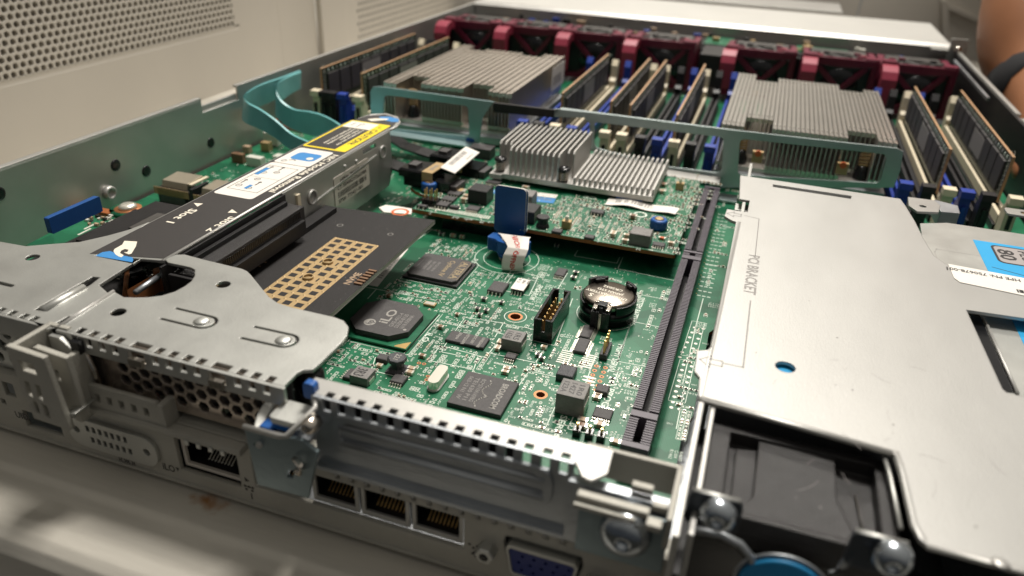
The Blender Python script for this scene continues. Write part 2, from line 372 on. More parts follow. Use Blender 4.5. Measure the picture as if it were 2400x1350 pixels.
# filler of plain sheet just behind the ragged edges
b.prism(rect(60, Y0+0.5, zb, 260), XW-1.5, XW-0.02, 'cabinet_paint', 'yz')
b.prism(rect(Y0+ny*pitch-2.4, 538, zb, 260), XW-1.5, XW-0.02, 'cabinet_paint', 'yz')
b.prism(rect(Y0-3, Y0+ny*pitch+3, zb-2, zb+0.9), XW-1.5, XW-0.02, 'cabinet_paint', 'yz')
b.build('perforated_panel', cab, fix=False)
b = MB(); b.box(XW-30, XW-26, 50, 540, -60, 260, 'cabinet_dark'); b.build('backing', cab)
b = MB()
b.prism(rect(539.5, 596, -120, 260), XW-7, XW-3, 'cabinet_paint', 'yz')
b.prism(rect(597.5, 640, -160, 260), XW-3, XW+2, 'cabinet_paint', 'yz'); b.build('post', cab)
b = MB()
XW2 = XW+2
b.box(XW-6, XW2-4, 640, 1500, -400, 260, 'cabinet_paint')
for r in range(26):
    for k in range(40):
        y = 668+k*7+(3.5 if r % 2 else 0); z = -28+r*6.06
        b.add([(XW2-3.9, y+1.7*math.sin(math.radians(60*i)), z+1.7*math.cos(math.radians(60*i))) for i in range(6)], [tuple(range(6))], 'fan_grey')
b.build('far_panel', cab, fix=False)

cab2 = thing('equipment_cabinet', 'blurred beige cabinet panel with raised diagonal seam in the top right corner', 'cabinet wall', (300, 1050, -20))
b = MB(); b.box(95, 900, 1050, 1060, -420, 300, 'cabinet_paint'); b.box(-400, 93, 1056, 1066, -420, 300, 'cabinet_paint'); b.build('panel', cab2)
b = MB(); q = [W(2222, 22, 1048), W(2335, 72, 1048), W(2335, 60, 1048), W(2222, 10, 1048)]; b.prism(q, 1046, 1050, 'cabinet_paint', 'xz'); 
q = [W(2205, 0, 1048), W(2222, 0, 1048), W(2225, 120, 1048), W(2210, 120, 1048)]; b.prism(q, 1045, 1050, 'cabinet_paint', 'xz'); b.build('seam', cab2)

# ================================================================== SERVER CHASSIS
ch = thing('server_chassis', 'open rack server chassis of galvanised sheet steel lying on the shelf', 'server', (-67, 117, -9))
b = MB(); b.box(-268, 134, 117, 700, -9.5, -8.3, 'zinc_dark'); b.build('floor_pan', ch)
# left wall, with a stepped notch in its upper hem
b = MB()
ZT = 34.0
wl = [(117, -8.3), (690, -8.3), (690, ZT), (335, ZT), (335, 27.5), (306, 27.5), (306, ZT), (117, ZT)]
hp = XP(257, 452, -267)
b.prism(wl, -269.2, -268, 'zinc', 'yz', holes=[circ(hp[0], hp[1], 2.2)])
b.box(-270.8, -268.0, 117, 306, ZT, ZT+1.0, 'zinc_pale'); b.box(-270.8, -268.0, 335, 690, ZT, ZT+1.0, 'zinc_pale')
b.box(-270.8, -269.3, 306, 335, 26.0, 30.5, 'zinc_pale')
b.build('side_wall', ch)
b = MB(); b.lathe([(3.1, -268), (3.1, -266), (2.5, -265.6), (2.0, -265.7), (1.7, -267.5)], 'zinc_pale', (0, hp[0], hp[1]), 24, 'x'); b.build('standoff', ch)
for px, py in ((275, 388), (347, 402), (498, 335), (2, 455)):
    y, z = XP(px, py, -267); b = MB(); b.lathe([(2.7, -268.0), (2.7, -267.8), (1.8, -267.7)], 'black_gloss', (0, y, z), 20, 'x'); b.build('hole_disc', ch)  # black discs stand in for the dark open holes of the wall
# right wall
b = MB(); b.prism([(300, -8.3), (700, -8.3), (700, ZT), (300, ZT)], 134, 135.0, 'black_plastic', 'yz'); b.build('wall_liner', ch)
b = MB()
b.box(135.05, 137.6, 300, 466, ZT-1, ZT+1, 'zinc'); b.box(135.05, 137.6, 476, 700, ZT-1, ZT+1, 'zinc'); b.box(135.3, 137.2, 300, 700, -8.3, ZT-1.1, 'zinc_dark')
b.box(129.5, 131, 520, 640, ZT-3, ZT-1, 'zinc_dark')
b.build('side_wall', ch)
# drive cage cover: the bright bar across the top of the picture
b = MB()
b.box(-268, 134, 686, 688, 12, 35.8, 'bar_zinc'); b.box(-268, 134, 688, 800, 34.6, 36, 'bar_zinc'); b.box(-268, 134, 689, 692, 36.02, 36.6, 'bar_zinc')
b.add([(-268, 683.5, 34.2), (134, 683.5, 34.2), (134, 686.5, 36.6), (-268, 686.5, 36.6), (-268, 688.5, 36.6), (134, 688.5, 36.6)], [(0, 1, 2, 3), (3, 2, 5, 4)], 'zinc_pale')
b.box(-200, 120, 806, 820, 30, 31, 'zinc_pale'); b.box(-200, 60, 830, 900, 34, 35, 'zinc_pale'); b.box(-160, 85, 800.5, 805.5, 28, 30, 'gold_matt')
b.build('drive_cage_cover', ch)
b = MB(); b.box(118, 141, 666, 682, 33.5, 35, 'zinc'); b.box(129, 141, 664.5, 666, 20, 44, 'zinc'); b.build('corner_bracket', ch)
b = MB(); b.lathe([(3, 664.4), (2.6, 662.6), (1.2, 662)], 'chrome', (135, 0, 36), 16, 'y'); b.build('corner_screw', ch)

# ------------------------------------------------------------------ rear panel
YR = 116.0
rj = [(-104.2, -92.6), (-87.9, -76.0), (-74.2, -62.2), (-60.4, -48.2)]
uid = rect(-182.2, -168.7, -4.9, 0.9)
ilo = rect(-128.3, -108.9, -3.4, 9.3)
# lower rail, full width
outer = [(-262, -8.2), (0, -8.2), (0, 33.2), (-2.5, 33.2), (-2.5, 14), (-21.0, 14), (-21.0, 13.2), (-262, 13.2)]
rjh = rect(-104.4, -46.5, -1.3, 8.9)
VX = lambda L: [(-35.6+(x+35.6)*.70, z) for x, z in L]
vga = VX([(-36.3, 7.4), (-10.8, 7.4), (-10.2, 5.0), (-12.4, -3.0), (-14, -3.8), (-33, -3.8), (-34.6, -3.0), (-37.0, 5.0)])
b = MB()
outer = [(-262, -8.2), (0, -8.2), (0, 14), (-21.0, 14), (-21.0, 13.2), (-262, 13.2)]
tabs = [rect(-80.2+i*4.06, -79.0+i*4.06, 9.9, 11.3) for i in range(15)]
extra = [rect(-189.5, -187.8, 1.1, 2.9), rect(-186.5, -182.5, 5.0, 9.8), rect(-193, -191, 5.6, 9)]
b.prism(outer, YR, YR+1.2, 'cast_metal', 'xz', holes=[uid, ilo, rjh, vga]+tabs+extra)
b.box(-262, 0, YR+1.25, YR+7, 12.2, 13.2, 'cast_metal')
b.box(-262, 0, YR-0.6, YR-0.02, -8.4, -7.4, 'cast_metal')
b.text('UID', (-185.6, YR-0.06, -2.6), (1, 0, 0.02), (0, 0, 1), 2.2, 'print_black', width=5.0)
b.text('IOIOI', (-149.9, YR-0.06, -7.7), (1, 0, 0), (0, 0, 1), 2.0, 'print_black', width=5.6)
b.text('iLO', (-134.5, YR-0.06, -5.3), (1, 0, 0), (0, 0, 1), 2.3, 'print_black', width=4.2)
b.add([(-130.0, YR-.06, -3.2), (-128.8, YR-.06, -3.2), (-129.4, YR-.06, -4.6)], [(0, 1, 2)], 'print_black')
b.add([(-107.5, YR-.06, -0.6), (-107.5, YR-.06, 1.0), (-106.0, YR-.06, -0.1)], [(0, 1, 2)], 'print_black')
for dx, dz in ((-1.2, 0), (1.2, 0), (0, 0), (-.9, -1.1), (.9, -1.1)): b.box(-106.6+dx-.35, -106.6+dx+.35, YR-.06, YR-.03, -2.2+dz-.35, -2.2+dz+.35, 'print_black')
b.box(-107.8, -105.4, YR-.06, YR-.03, -2.35, -2.1, 'print_black'); b.text('1', (-106.9, YR-.06, -6.3), (1, 0, 0), (0, 0, 1), 2.0, 'print_black')
for dx, dz in ((-1.0, 0), (1.0, 0), (0, -.9)): b.box(-44.0+dx-.35, -44.0+dx+.35, YR-.06, YR-.03, 1.2+dz-.35, 1.2+dz+.35, 'print_black')
b.text('4', (-44.6, YR-.06, -2.6), (1, 0, 0), (0, 0, 1), 2.2, 'print_black')
b.build('rear_panel', ch)
b = MB()
for i in range(15): b.lathe([(0.62, YR-0.5), (0.5, YR-0.75)], 'zinc_pale', (-79.6+i*4.06, 0, 11.5), 10, 'y')
b.build('vent_tab_row', ch)
# casting with the slot hook at the far left and raised rails
b = MB()
b.prism([W(16, 808, 105), W(105, 838, 105), W(168, 1006, 105), W(84, 978, 105)], 104.5, 106.0, 'cast_metal', 'xz',
        holes=[WW([(46, 840), (80, 851), (92, 878), (57, 867)], 105), WW([(60, 890), (72, 893), (82, 930), (69, 922)], 105), WW([(86, 898), (97, 902), (106, 938), (93, 930)], 105), WW([(80, 936), (90, 940), (100, 968), (90, 964)], 105), WW([(102, 944), (113, 948), (124, 980), (112, 974)], 105)])
p = W(16, 808, 105); b.box(p[0], p[0]+1.6, 106.05, 116.0, 14, p[1]-.3, 'cast_metal'); b.box(p[0], p[0]+7, 116.05, 117.4, 14, p[1]-.3, 'cast_metal')
b.prism([W(81, 811, 110), W(158, 838, 110), W(200, 955, 110), W(150, 985, 110), W(138, 960, 110)], 109.4, 111.0, 'cast_metal', 'xz', holes=[WW([(128, 862), (140, 866), (150, 892), (138, 888)], 110)])
q = W(158, 838, 110); b.box(q[0]-1.6, q[0]-.1, 111.05, 115.95, 15, q[1]-.4, 'cast_metal')
b.prism([W(158, 961, 108), W(190, 960, 108), W(166, 984, 108)], 106.1, 113, 'zinc', 'xz')
b.build('latch_casting', ch)
b = MB()
b.box(-151.5, -104.5, 112.6, 115.9, 11.4, 13.2, 'cast_metal')                     # ledge over serial port and management port
b.prism(rect(-151.2, -128.6, 13.25, 20.5), 113.2, 114.6, 'cast_metal', 'xz', holes=[rect(-148.6+i*3.9, -147.0+i*3.9, 15.4, 18.0) for i in range(5)])
b.box(-128.6, -126.6, 113.2, 118, 13.25, 20.0, 'cast_metal'); b.box(-153.4, -151.3, 110, 118, 10.2, 21.5, 'cast_metal')
for i in range(4): b.box(-121.0+i*3.6, -119.8+i*3.6, 112.2, 112.55, 10.4, 11.8, 'zinc')
b.build('shelf_ledge', ch)
b = MB()
sc = [W(*p, 115) for p in ((172, 1003), (338, 1052))]
o = rrect(-164.2, -134.2, -4.6, 5.4, 4.2)
hl = [rect(-157.6+i*2.12, -156.4+i*2.12, 1.6, 3.6) for i in range(7)]+[rect(-156.8+i*2.12, -155.6+i*2.12, -2.2, -0.2) for i in range(7)]
b.prism(o, YR-1.2, YR-0.05, 'zinc', 'xz', holes=hl+[circ(-161.2, 1.2, 1.15, 14), circ(-137.6, 0.4, 1.15, 14)])
b.box(-160, -138, YR-.04, YR-.02, -3.4, 4.4, 'black_plastic')
b.build('serial_port_cover', ch)
# ports
def ethernet(x0, x1, z0, z1, yy, mt='gold', shell='zinc_pale', lights=False):
    b = MB(); w = x1-x0
    # stepped opening, latch notch at the top
    xm = (x0+x1)/2; t = 1.0
    hole = [(x0+t, z0+1.1), (x1-t, z0+1.1), (x1-t, z1-3.3), (xm+3.6, z1-3.3), (xm+3.6, z1-1.8), (xm+2.2, z1-1.8), (xm+2.2, z1-0.8), (xm-2.2, z1-0.8), (xm-2.2, z1-1.8), (xm-3.6, z1-1.8), (xm-3.6, z1-3.3), (x0+t, z1-3.3)] if lights else \
           [(x0+t*1.0, z0+1.5), (x1-t*1.0, z0+1.5), (x1-t*1.0, z1-0.5), (x0+t*1.0, z1-0.5)]
    hs = [hole]
    if lights: hs += [rect(x0+1.3, x0+2.7, z1-2.8, z1-0.9), rect(x1-2.7, x1-1.3, z1-2.8, z1-0.9)]
    b.prism(rect(x0, x1, z0, z1), yy, yy+0.8, shell, 'xz', holes=hs, side=shell)
    b.box(x0, x1, yy+13, yy+13.5, z0, z1, 'black_gloss'); b.box(x0, x0+.4, yy+.85, yy+12.9, z0, z1, 'black_gloss'); b.box(x1-.4, x1, yy+.85, yy+12.9, z0, z1, 'black_gloss')
    b.box(x0+.4, x1-.4, yy+.85, yy+12.9, z0, z0+.9, 'black_plastic'); b.box(x0+.4, x1-.4, yy+.85, yy+12.9, z1-.4, z1, 'black_gloss')
    o = b.build('ethernet_port', ch)
    b = MB(); xm = (x0+x1)/2
    for k in range(8):
        x = xm-3.6+k*1.03
        b.add([(x-.22, yy+3.0, z0+1.9), (x+.22, yy+3.0, z0+1.9), (x+.22, yy+8.5, z0+5.0), (x-.22, yy+8.5, z0+5.0), (x-.22, yy+3.0, z0+1.4), (x+.22, yy+3.0, z0+1.4)], [(0, 1, 2, 3), (0, 1, 5, 4)], mt)
        b.lathe([(.27, yy+2.7), (.2, yy+2.4)], mt, (x, 0, z0+1.7), 8, 'y')
    b.build('contacts', o, fix=False)
for x0, x1 in rj: ethernet(x0, x1+1.0, -1.0, 8.8, YR+1.3)
ethernet(-127.9, -109.2, -3.0, 9.6, YR+1.6, 'solder', 'label_dirty', True)
b = MB(); b.prism(uid, YR+9, YR+9.5, 'black_plastic', 'xz'); b.box(-181.4, -169.5, YR+1.3, YR+8.9, -5.6, -5.0, 'zinc_dark'); b.box(-180, -171, YR+2.4, YR+6, -0.8, 0.6, 'zinc'); b.build('usb_port', ch)
b = MB()
vo = [(-34.5, 6.6), (-12.5, 6.6), (-11.3, 5.2), (-13.2, -2.2), (-14.6, -3.0), (-32.6, -3.0), (-33.8, -2.2), (-35.6, 5.2)]
vi = [(-33.9, 5.6), (-13.0, 5.6), (-12.3, 4.8), (-14.0, -1.6), (-15.0, -2.2), (-32.1, -2.2), (-33.1, -1.6), (-34.7, 4.8)]
vo, vi = VX(vo), VX(vi); b.prism(vo, YR-1.6, YR+1, 'zinc', 'xz', holes=[vi]); b.box(-39, -8, YR+3.2, YR+4, -5, 9, 'black_gloss'); b.box(-39, -8, YR+1.25, YR+3.1, 7.6, 8.2, 'black_gloss'); b.build('vga_shell', ch)  # black boxes added behind the opening to block light from inside
b = MB(); b.prism(vi, YR-1.2, YR+3, 'vga_blue', 'xz', holes=[circ(-32.4+i*2.75+(0 if r == 1 else .8), 3.6-r*2.2, .42, 8) for r in range(3) for i in range(5)]); b.build('vga_socket', ch)
for x in (-40.3, -14.6):
    b = MB(); b.lathe([(1.2, YR-3.2), (2.1, YR-3.2), (2.4, YR-2.8), (2.4, YR+0.5)], 'zinc', (x, 0, 1.9), 6, 'y', False); b.lathe([(1.15, YR-3.25), (0.8, YR-1.5), (0.1, YR-1.0)], 'black_gloss', (x, 0, 1.9), 12, 'y'); b.build('jack_screw', ch)
# right end of rear: folded frame with hooks
b = MB()
b.box(-21, -0.6, 122.5, 123.6, 26, 33.6, 'cast_metal')
b.box(-1.8, -0.6, 107.5, 122.4, 26, 33.6, 'cast_metal'); b.box(-19.5, -1.0, 112.0, 112.9, 14, 28.5, 'steel_blue')
b.box(-19.6, -5.2, 108.6, 110.4, 31.2, 32.6, 'cast_metal'); b.box(-19.8, -7.6, 107.0, 107.8, 30.6, 31.6, 'cast_metal')
b.box(-9.8, -5.5, 114.6, 116.2, 31.8, 33.2, 'cast_metal'); b.box(-5.0, -2.0, 110.8, 112.2, 31.6, 33.0, 'cast_metal'); b.box(-5.4, -2.4, 106.0, 108.4, 31.0, 32.4, 'cast_metal')
b.box(-22.5, -1.0, 113.5, 115.9, 14.1, 31, 'zinc_dark')
b.build('hook_frame', ch)
b = MB(); sx, sz = -9.3, 23.6
b.lathe([(5.4, 111.8), (5.4, 110.6), (4.9, 109.2), (3.6, 108.1), (2.0, 107.6), (1.3, 107.6), (1.2, 108.6), (0.3, 108.8)], 'screw_steel', (sx, 0, sz), 28, 'y'); b.build('panel_screw', ch)
# vertical steel strips between board bay and power supply bay
b = MB(); b.box(-0.2, 1.0, 104, 150, -8, 33.6, 'zinc_pale'); b.box(2.6, 3.6, 106, 149, -8, 33.0, 'zinc_pale'); b.box(1.05, 2.55, 104, 150, -8, 24, 'black_plastic')
b.build('bay_divider', ch)
b = MB(); b.box(1.0, 2.2, 150.5, 330, 3, 33.2, 'zinc'); b.build('bay_wall', ch)
# ================================================================== MOTHERBOARD
mb = thing('motherboard', 'green main circuit board filling the floor of the open server', 'circuit board', (-60, 240, -1.6))
def P0(px, py, z=0.0): x, y = G(px, py, z); return (x, y)
occ = []          # occupied rectangles on the main board
def claim(x0, x1, y0, y1, g=0.5): occ.append((x0-g, x1+g, y0-g, y1+g))
def free(x0, x1, y0, y1):
    for a in occ:
        if x0 < a[1] and x1 > a[0] and y0 < a[3] and y1 > a[2]: return False
    return True
bd = MB()          # board with its printing, traces and bare pads
edge = [(-266, 140), (-2.2, 140), (-3.2, 178), (-1.2, 186), (-1.6, 236), (2.0, 244), (1.6, 262), (2.0, 318), (133, 318), (133, 575), (-266, 575)]
holes_px = [((1208, 742), 2.5), ((1267, 925), 1.5)]
hc = [P0(*p) for p, r in holes_px]
bd.prism(edge, -1.6, 0, 'pcb_green', 'xy', holes=[circ(hc[0][0], hc[0][1], 1.9, 20), circ(hc[1][0], hc[1][1], 1.35, 16)], side='board_edge')
ZS = 0.035
SL = 0.30
def silkpx(pts, w=SL, closed=False, z=ZS): bd.line([P0(*p) for p in pts], w, z, 'silk', closed)
# ---- silkscreen lines followed on the board plane
silkpx([(1013, 537), (955, 578), (930, 596)]); silkpx([(857, 673), (1027, 705)]); silkpx([(883, 677), (862, 700)])
silkpx([(1030, 738), (946, 830), (820, 800)]); silkpx([(1090, 744), (1041, 812), (1035, 825), (1100, 838)]); silkpx([(1090, 744), (1180, 757), (1160, 790)])
silkpx([(1041, 812), (1138, 838), (1162, 808), (1152, 803)])
silkpx([(1028, 815), (1005, 845), (1110, 866), (1120, 838)]); silkpx([(1164, 755), (1290, 780)]); silkpx([(1110, 866), (1100, 885), (1215, 905), (1240, 870), (1350, 893)])
silkpx([(1437, 757), (1477, 762), (1448, 848), (1395, 836)]); silkpx([(1480, 753), (1543, 766)]); silkpx([(1480, 753), (1447, 847), (1512, 859)])
silkpx([(1497, 690), (1560, 702)]); silkpx([(1354, 587), (1346, 600), (1446, 617), (1452, 603)], 0.35); silkpx([(1460, 603), (1448, 630), (1582, 658)], 0.3)
silkpx([(1183, 655), (1200, 632), (1262, 648), (1240, 693), (1175, 680), (1205, 640)])
silkpx([(1165, 780), (1285, 806), (1255, 850), (1140, 826)]); silkpx([(1330, 640), (1300, 690)])
silkpx([(1247, 798), (1300, 810), (1342, 700)]); silkpx([(1440, 870), (1500, 884)]); silkpx([(1395, 836), (1370, 905)])
silkpx([(880, 838), (870, 868), (960, 890)]); silkpx([(855, 760), (815, 800)]); silkpx([(1300, 955), (1280, 1000)]); silkpx([(1350, 965), (1330, 1005), (1440, 1030)])
silkpx([(1648, 700), (1632, 760), (1600, 900)]); silkpx([(1605, 905), (1585, 1005)])
# screw collar circles
tx, ty = P0(1188, 606); R1 = (Vector(P0(1263, 608))-Vector(P0(1113, 608))).length/2; R2 = (Vector(P0(1242, 608))-Vector(P0(1133, 608))).length/2
bd.ring(tx, ty, R1, 0.3, ZS, 'silk', 56); bd.ring(tx, ty, R2, 0.26, ZS, 'silk', 48)
bd.line([(tx+R2, ty-2), (tx+R1, ty-3.4)], .22, ZS, 'silk')
claim(tx-R1, tx+R1, ty-R1, ty+R1, 0)
x, y = hc[0]; bd.ring(x, y, 4.0, 0.3, ZS, 'silk'); bd.ring(x, y, 2.3, 0.8, ZS-.01, 'copper'); claim(x-4, x+4, y-4, y+4)
x, y = hc[1]; bd.ring(x, y, 1.8, 0.8, ZS-.01, 'copper'); claim(x-2.4, x+2.4, y-2.4, y+2.4)
# printed words
def word(s, px, py, h, w=None, mt='silk', u=UY, v=UX): x, y = P0(px, py); bd.text(s, (x, y, ZS), u, v, h, mt, w)
word('SYSTEM BATTERY', 1500, 696, 2.0, 21); word('iLO', 1003, 779, 2.2, 6); word('FPGA ROM', 1262, 668, 2.0, 12); word('FPGA PROG', 1441, 868, 2.2, 20)
word('MGMT SERIAL', 1450, 806, 2.1, 18); word('SERIAL', 1316, 972, 2.0, 13); word('SYSTEM PCI', 1111, 606, 2.0, 10)
claim(*sorted([P0(1500, 696)[0]-1, P0(1500, 696)[0]+3]), 205, 233, 0)
# ---- bigger parts
def chip(px_quad=None, rectc=None, h=1.2, mt='chip_black', name='chip', z0=0.08, c=0.25, marks=(), label=None, pins=None, pin_n=4, pm='chip_print'):
    if px_quad: pts = [P0(*p) for p in px_quad]; x0 = sum(sorted(p[0] for p in pts)[:2])/2; x1 = sum(sorted(p[0] for p in pts)[2:])/2; y0 = sum(sorted(p[1] for p in pts)[:2])/2; y1 = sum(sorted(p[1] for p in pts)[2:])/2
    else: x0, x1, y0, y1 = rectc
    b = MB(); b.cham(x0, x1, y0, y1, z0, z0+h, min(c, h*0.45), mt)
    for s, fx, fy, hh, ww in marks: b.text(s, (x0+(x1-x0)*fx, y0+(y1-y0)*fy, z0+h+.02), UY, UX, hh, pm, ww)
    o = b.build(name, mb, label); claim(x0, x1, y0, y1, 0.8)
    if pins:
        p = MB()
        for k in range(pin_n):
            if 'y' in pins:
                xx = x0+(x1-x0)*(k+.5)/pin_n; w = min(.42, (x1-x0)/pin_n*.5)/2
                for yy, sgn in ((y0, -1), (y1, 1)):
                    p.box(xx-w, xx+w, *sorted((yy, yy+sgn*.5)), z0+h*.5, z0+h*.6, 'solder'); p.box(xx-w, xx+w, *sorted((yy+sgn*.4, yy+sgn*.55)), 0.1, z0+h*.6, 'solder'); p.box(xx-w, xx+w, *sorted((yy+sgn*.4, yy+sgn*1.5)), .05, .2, 'solder')
            if 'x' in pins:
                yy = y0+(y1-y0)*(k+.5)/pin_n; w = min(.42, (y1-y0)/pin_n*.5)/2
                for xx, sgn in ((x0, -1), (x1, 1)):
                    p.box(*sorted((xx, xx+sgn*.5)), yy-w, yy+w, z0+h*.5, z0+h*.6, 'solder'); p.box(*sorted((xx+sgn*.4, xx+sgn*1.4)), yy-w, yy+w, .05, .2, 'solder')
        p.build('pins', o); claim(x0-2, x1+2, y0-2, y1+2, 0)
    return o
# large logic chip with corner chamfers
b = MB(); x0, x1, y0, y1 = -119.2, -96.2, 230.6, 251.8
b.box(x0, x1, y0, y1, .3, 1.0, 'black_plastic')
def octa(x0, x1, y0, y1, c): return [(x0+c, y0), (x1-c, y0), (x1, y0+c), (x1, y1-c), (x1-c, y1), (x0+c, y1), (x0, y1-c), (x0, y0+c)]
b.prism(octa(x0+1.0, x1-1.0, y0+1.0, y1-1.0, 1.6), 1.0, 2.2, 'chip_black'); zt = 2.23
b.text('ALTERA', (-100.8, 248.6, zt), UY, UX, 2.7, 'chip_print_gold', 14.5); b.line([(-101.3, 249), (-101.3, 233.8), (-97.6, 233.8), (-97.6, 249)], .16, zt, 'chip_print_gold', True)
b.text('Cyclone IV', (-105.8, 248.2, zt), UY, UX, 2.1, 'chip_print_gold', 14)
for i, s in enumerate(('EP4CGX15BF14', 'C8N  TAIWAN', 'KBA9R1427A')): b.text(s, (-110.0-i*1.9, 245, zt), UY, UX, 1.1, 'chip_print', 8)
b.box(-116.6, -116.4, 238, 246, zt, zt+.01, 'chip_print')
b.build('logic_chip', mb, 'large square chip with chamfered corners and tan printing'); claim(x0, x1, y0, y1, 1)
bd.line(rect(x0-.6, x1+.6, y0-.6, y1+.6), .2, ZS, 'silk', True)
# management chip on its green carrier
b = MB(); x0, x1, y0, y1 = -121.8, -94.9, 184.4, 210.6
b.box(x0, x1, y0, y1, .5, 1.15, 'pcb_green'); b.prism(octa(x0+2.0, x1-2.6, y0+2.2, y1-2.2, 5.0), 1.16, 3.3, 'chip_black'); zt = 3.33
b.prism([(x1-.4, y0+.3), (x1-.4, y0+4.6), (x1-2.0, y0+3.4), (x1-4.6, y0+.9), (x1-4.6, y0+.3)], 1.16, 1.22, 'gold')
b.text('iLO', (-106.6, 193.2, zt), (0, 1, 0), (-1, 0, 0), 3.4, 'chip_print_pale', 9.6)
b.disc(-112.4, 192.2, 2.1, zt, 'chip_print_pale', 24); b.text('hp', (-111.3, 190.8, zt+.03), (0, 1, 0), (-1, 0, 0), 2.2, 'chip_black', 2.8)
for i, s in enumerate(('GXE-4331-4', 'S3358-B135', '1618 KRBNA')): b.text(s, (-104.0+i*2.0, 192.2, zt), (0, 1, 0), (-1, 0, 0), 1.5, 'chip_print', 9.5)
b.disc(-99.2, 192.2, .6, zt, 'chip_print_pale', 12)
b.build('management_chip', mb, 'large octagonal chip on a green carrier with one gold corner'); claim(x0, x1, y0, y1, 0.6)
bd.line([(x1+1.2, y1+1), (x1+1.2, y0-1.2), (x0, y0-1.2)], .2, ZS, 'silk')
chip([(1045, 795), (1063, 780), (1148, 800), (1128, 828)], h=1.1, c=.2, name='memory_chip', marks=[('SKhynix', .22, .93, 1.1, 4.5), ('H5TQ2G63FFR', .42, .93, 1.1, 6.6), ('RDC 630V', .62, .93, 1.1, 5), ('NW8G34A8B', .82, .93, 1.1, 6.4)], pm='chip_print_pale')
xq = (-71.2, -54.2, 163.2, 180.4)
o = chip(rectc=xq, h=1.5, c=.12, name='network_chip', pm='chip_print_gold')
b = MB(); zt = 1.62
b.text('BROADCOM', (-58.6, 178.2, zt), UY, UX, 1.9, 'chip_print_pale', 13)
b.line([(-62.8+0.75*math.sin(i*.75)*(2.6 if i == 10 else 1), 178-i*.8) for i in range(18)], .4, zt, 'chip_print_pale')
for i, s in enumerate(('BCM5719A1KFBG', 'TE1630 P11', '063-12 N1  W')): b.text(s, (-65.4-i*2.1, 178, zt), UY, UX, 1.3, 'chip_print', 12)
b.build('printing', o, fix=False)
b = MB(); b.prism(GG([(888, 486), (904, 480), (930, 483), (966, 489), (964, 502), (900, 497)], 8.0), 6.8, 8.0, 'label_white'); b.ring(*G(938, 497, 8.0), 3.4, 1.2, 8.05, 'orange_part', 24); b.build('mounting_pad', mb)
chip([(1143, 690), (1155, 665), (1192, 672), (1180, 693)], h=1.6, name='flash_chip', pins='y', pin_n=4)
o = chip([(1200, 688), (1211, 663), (1240, 667), (1228, 692)], h=1.9, name='flash_chip', pins='y', pin_n=4, label='small chip with a white sticker on top')
x0, x1, y0, y1 = occ[-2][0]+.8, occ[-2][1]-.8, occ[-2][2]+.8, occ[-2][3]-.8
b = MB(); b.box(x0-.2, x1+.2, y0-.2, y1+.2, 2.0, 2.12, 'label_white')
for i, s in enumerate(('0.2', 'UIFA', 'B26A')): b.text(s, (x0+.5+i*1.9, y1-.4, 2.15), UY, UX, 1.1, 'print_black', 3.2)
b.build('sticker', o)
chip([(1298, 650), (1308, 633), (1330, 637), (1322, 653)], h=1.2, name='driver_chip', pins='y', pin_n=7)
chip([(1357, 795), (1369, 767), (1393, 772), (1383, 798)], h=1.2, name='transceiver_chip', pins='x', pin_n=12)
chip([(1344, 828), (1356, 797), (1382, 802), (1372, 834)], h=1.2, name='transceiver_chip', pins='x', pin_n=12)
chip([(1387, 982), (1394, 959), (1437, 965), (1432, 990)], h=1.0, name='controller_chip', pins='y', pin_n=8)
chip([(1180, 842), (1190, 832), (1214, 836), (1205, 850)], h=1.2, name='regulator_chip', pins='y', pin_n=5)
chip([(808, 893), (816, 868), (838, 872), (830, 895)], h=1.2, name='regulator_chip', pins='x', pin_n=5)
chip([(915, 900), (925, 883), (955, 888), (946, 908)], h=1.3, name='regulator_chip', pins='y', pin_n=5)
chip([(882, 848), (890, 836), (915, 842), (908, 856)], h=1.6, name='diode_block')
chip([(1303, 893), (1312, 868), (1352, 875), (1342, 900)], h=2.6, name='diode_block', mt='ferrite_dark')
chip([(1392, 925), (1400, 910), (1430, 914), (1422, 932)], h=1.8, name='diode_block')
# inductors
def cube(name, quad, h, mt, txt=None, lab=None):
    pts = [P0(*p) for p in quad]; xs = [p[0] for p in pts]; ys = [p[1] for p in pts]; x0, x1, y0, y1 = min(xs), max(xs), min(ys), max(ys)
    b = MB(); b.box(x0, x1, y0, y1, 0.15, h, mt); b.box(x0-.25, x0, y0+1.2, y1-1.2, .1, 1.4, 'solder'); b.box(x1, x1+.25, y0+1.2, y1-1.2, .1, 1.4, 'solder')
    if txt:
        for i, s in enumerate(txt): b.text(s, (x0+.8+i*(x1-x0-1.4)/len(txt), y1-.8, h+.03), UY, UX, (x1-x0)*.9/len(txt)*.62, 'print_black' if mt == 'ferrite' else 'chip_print', (y1-y0)*.75)
    b.build(name, mb, lab); claim(x0, x1, y0, y1, .8); return x0, x1, y0, y1
def quadat(px, py, w, d): x, y = P0(px, py); return (x-w/2, x+w/2, y-d/2, y+d/2)
def cube2(name, px, py, w, d, h, mt, txt=None, lab=None):
    x0, x1, y0, y1 = quadat(px, py, w, d)
    b = MB(); b.box(x0, x1, y0, y1, 0.15, h, mt); b.box(x0-.2, x0, y0+1.2, y1-1.2, .1, 1.4, 'solder'); b.box(x1, x1+.2, y0+1.2, y1-1.2, .1, h*.5, 'solder')
    if txt:
        for i, s in enumerate(txt): b.text(s, (x0+.8+(len(txt)-1-i)*(w-1.2)/len(txt), y1-.8, h+.03), UY, UX, (w-1.4)/len(txt)*.72, 'print_black' if mt == 'ferrite' else 'chip_print', d*.75)
    b.build(name, mb, lab); claim(x0, x1, y0, y1, .8)
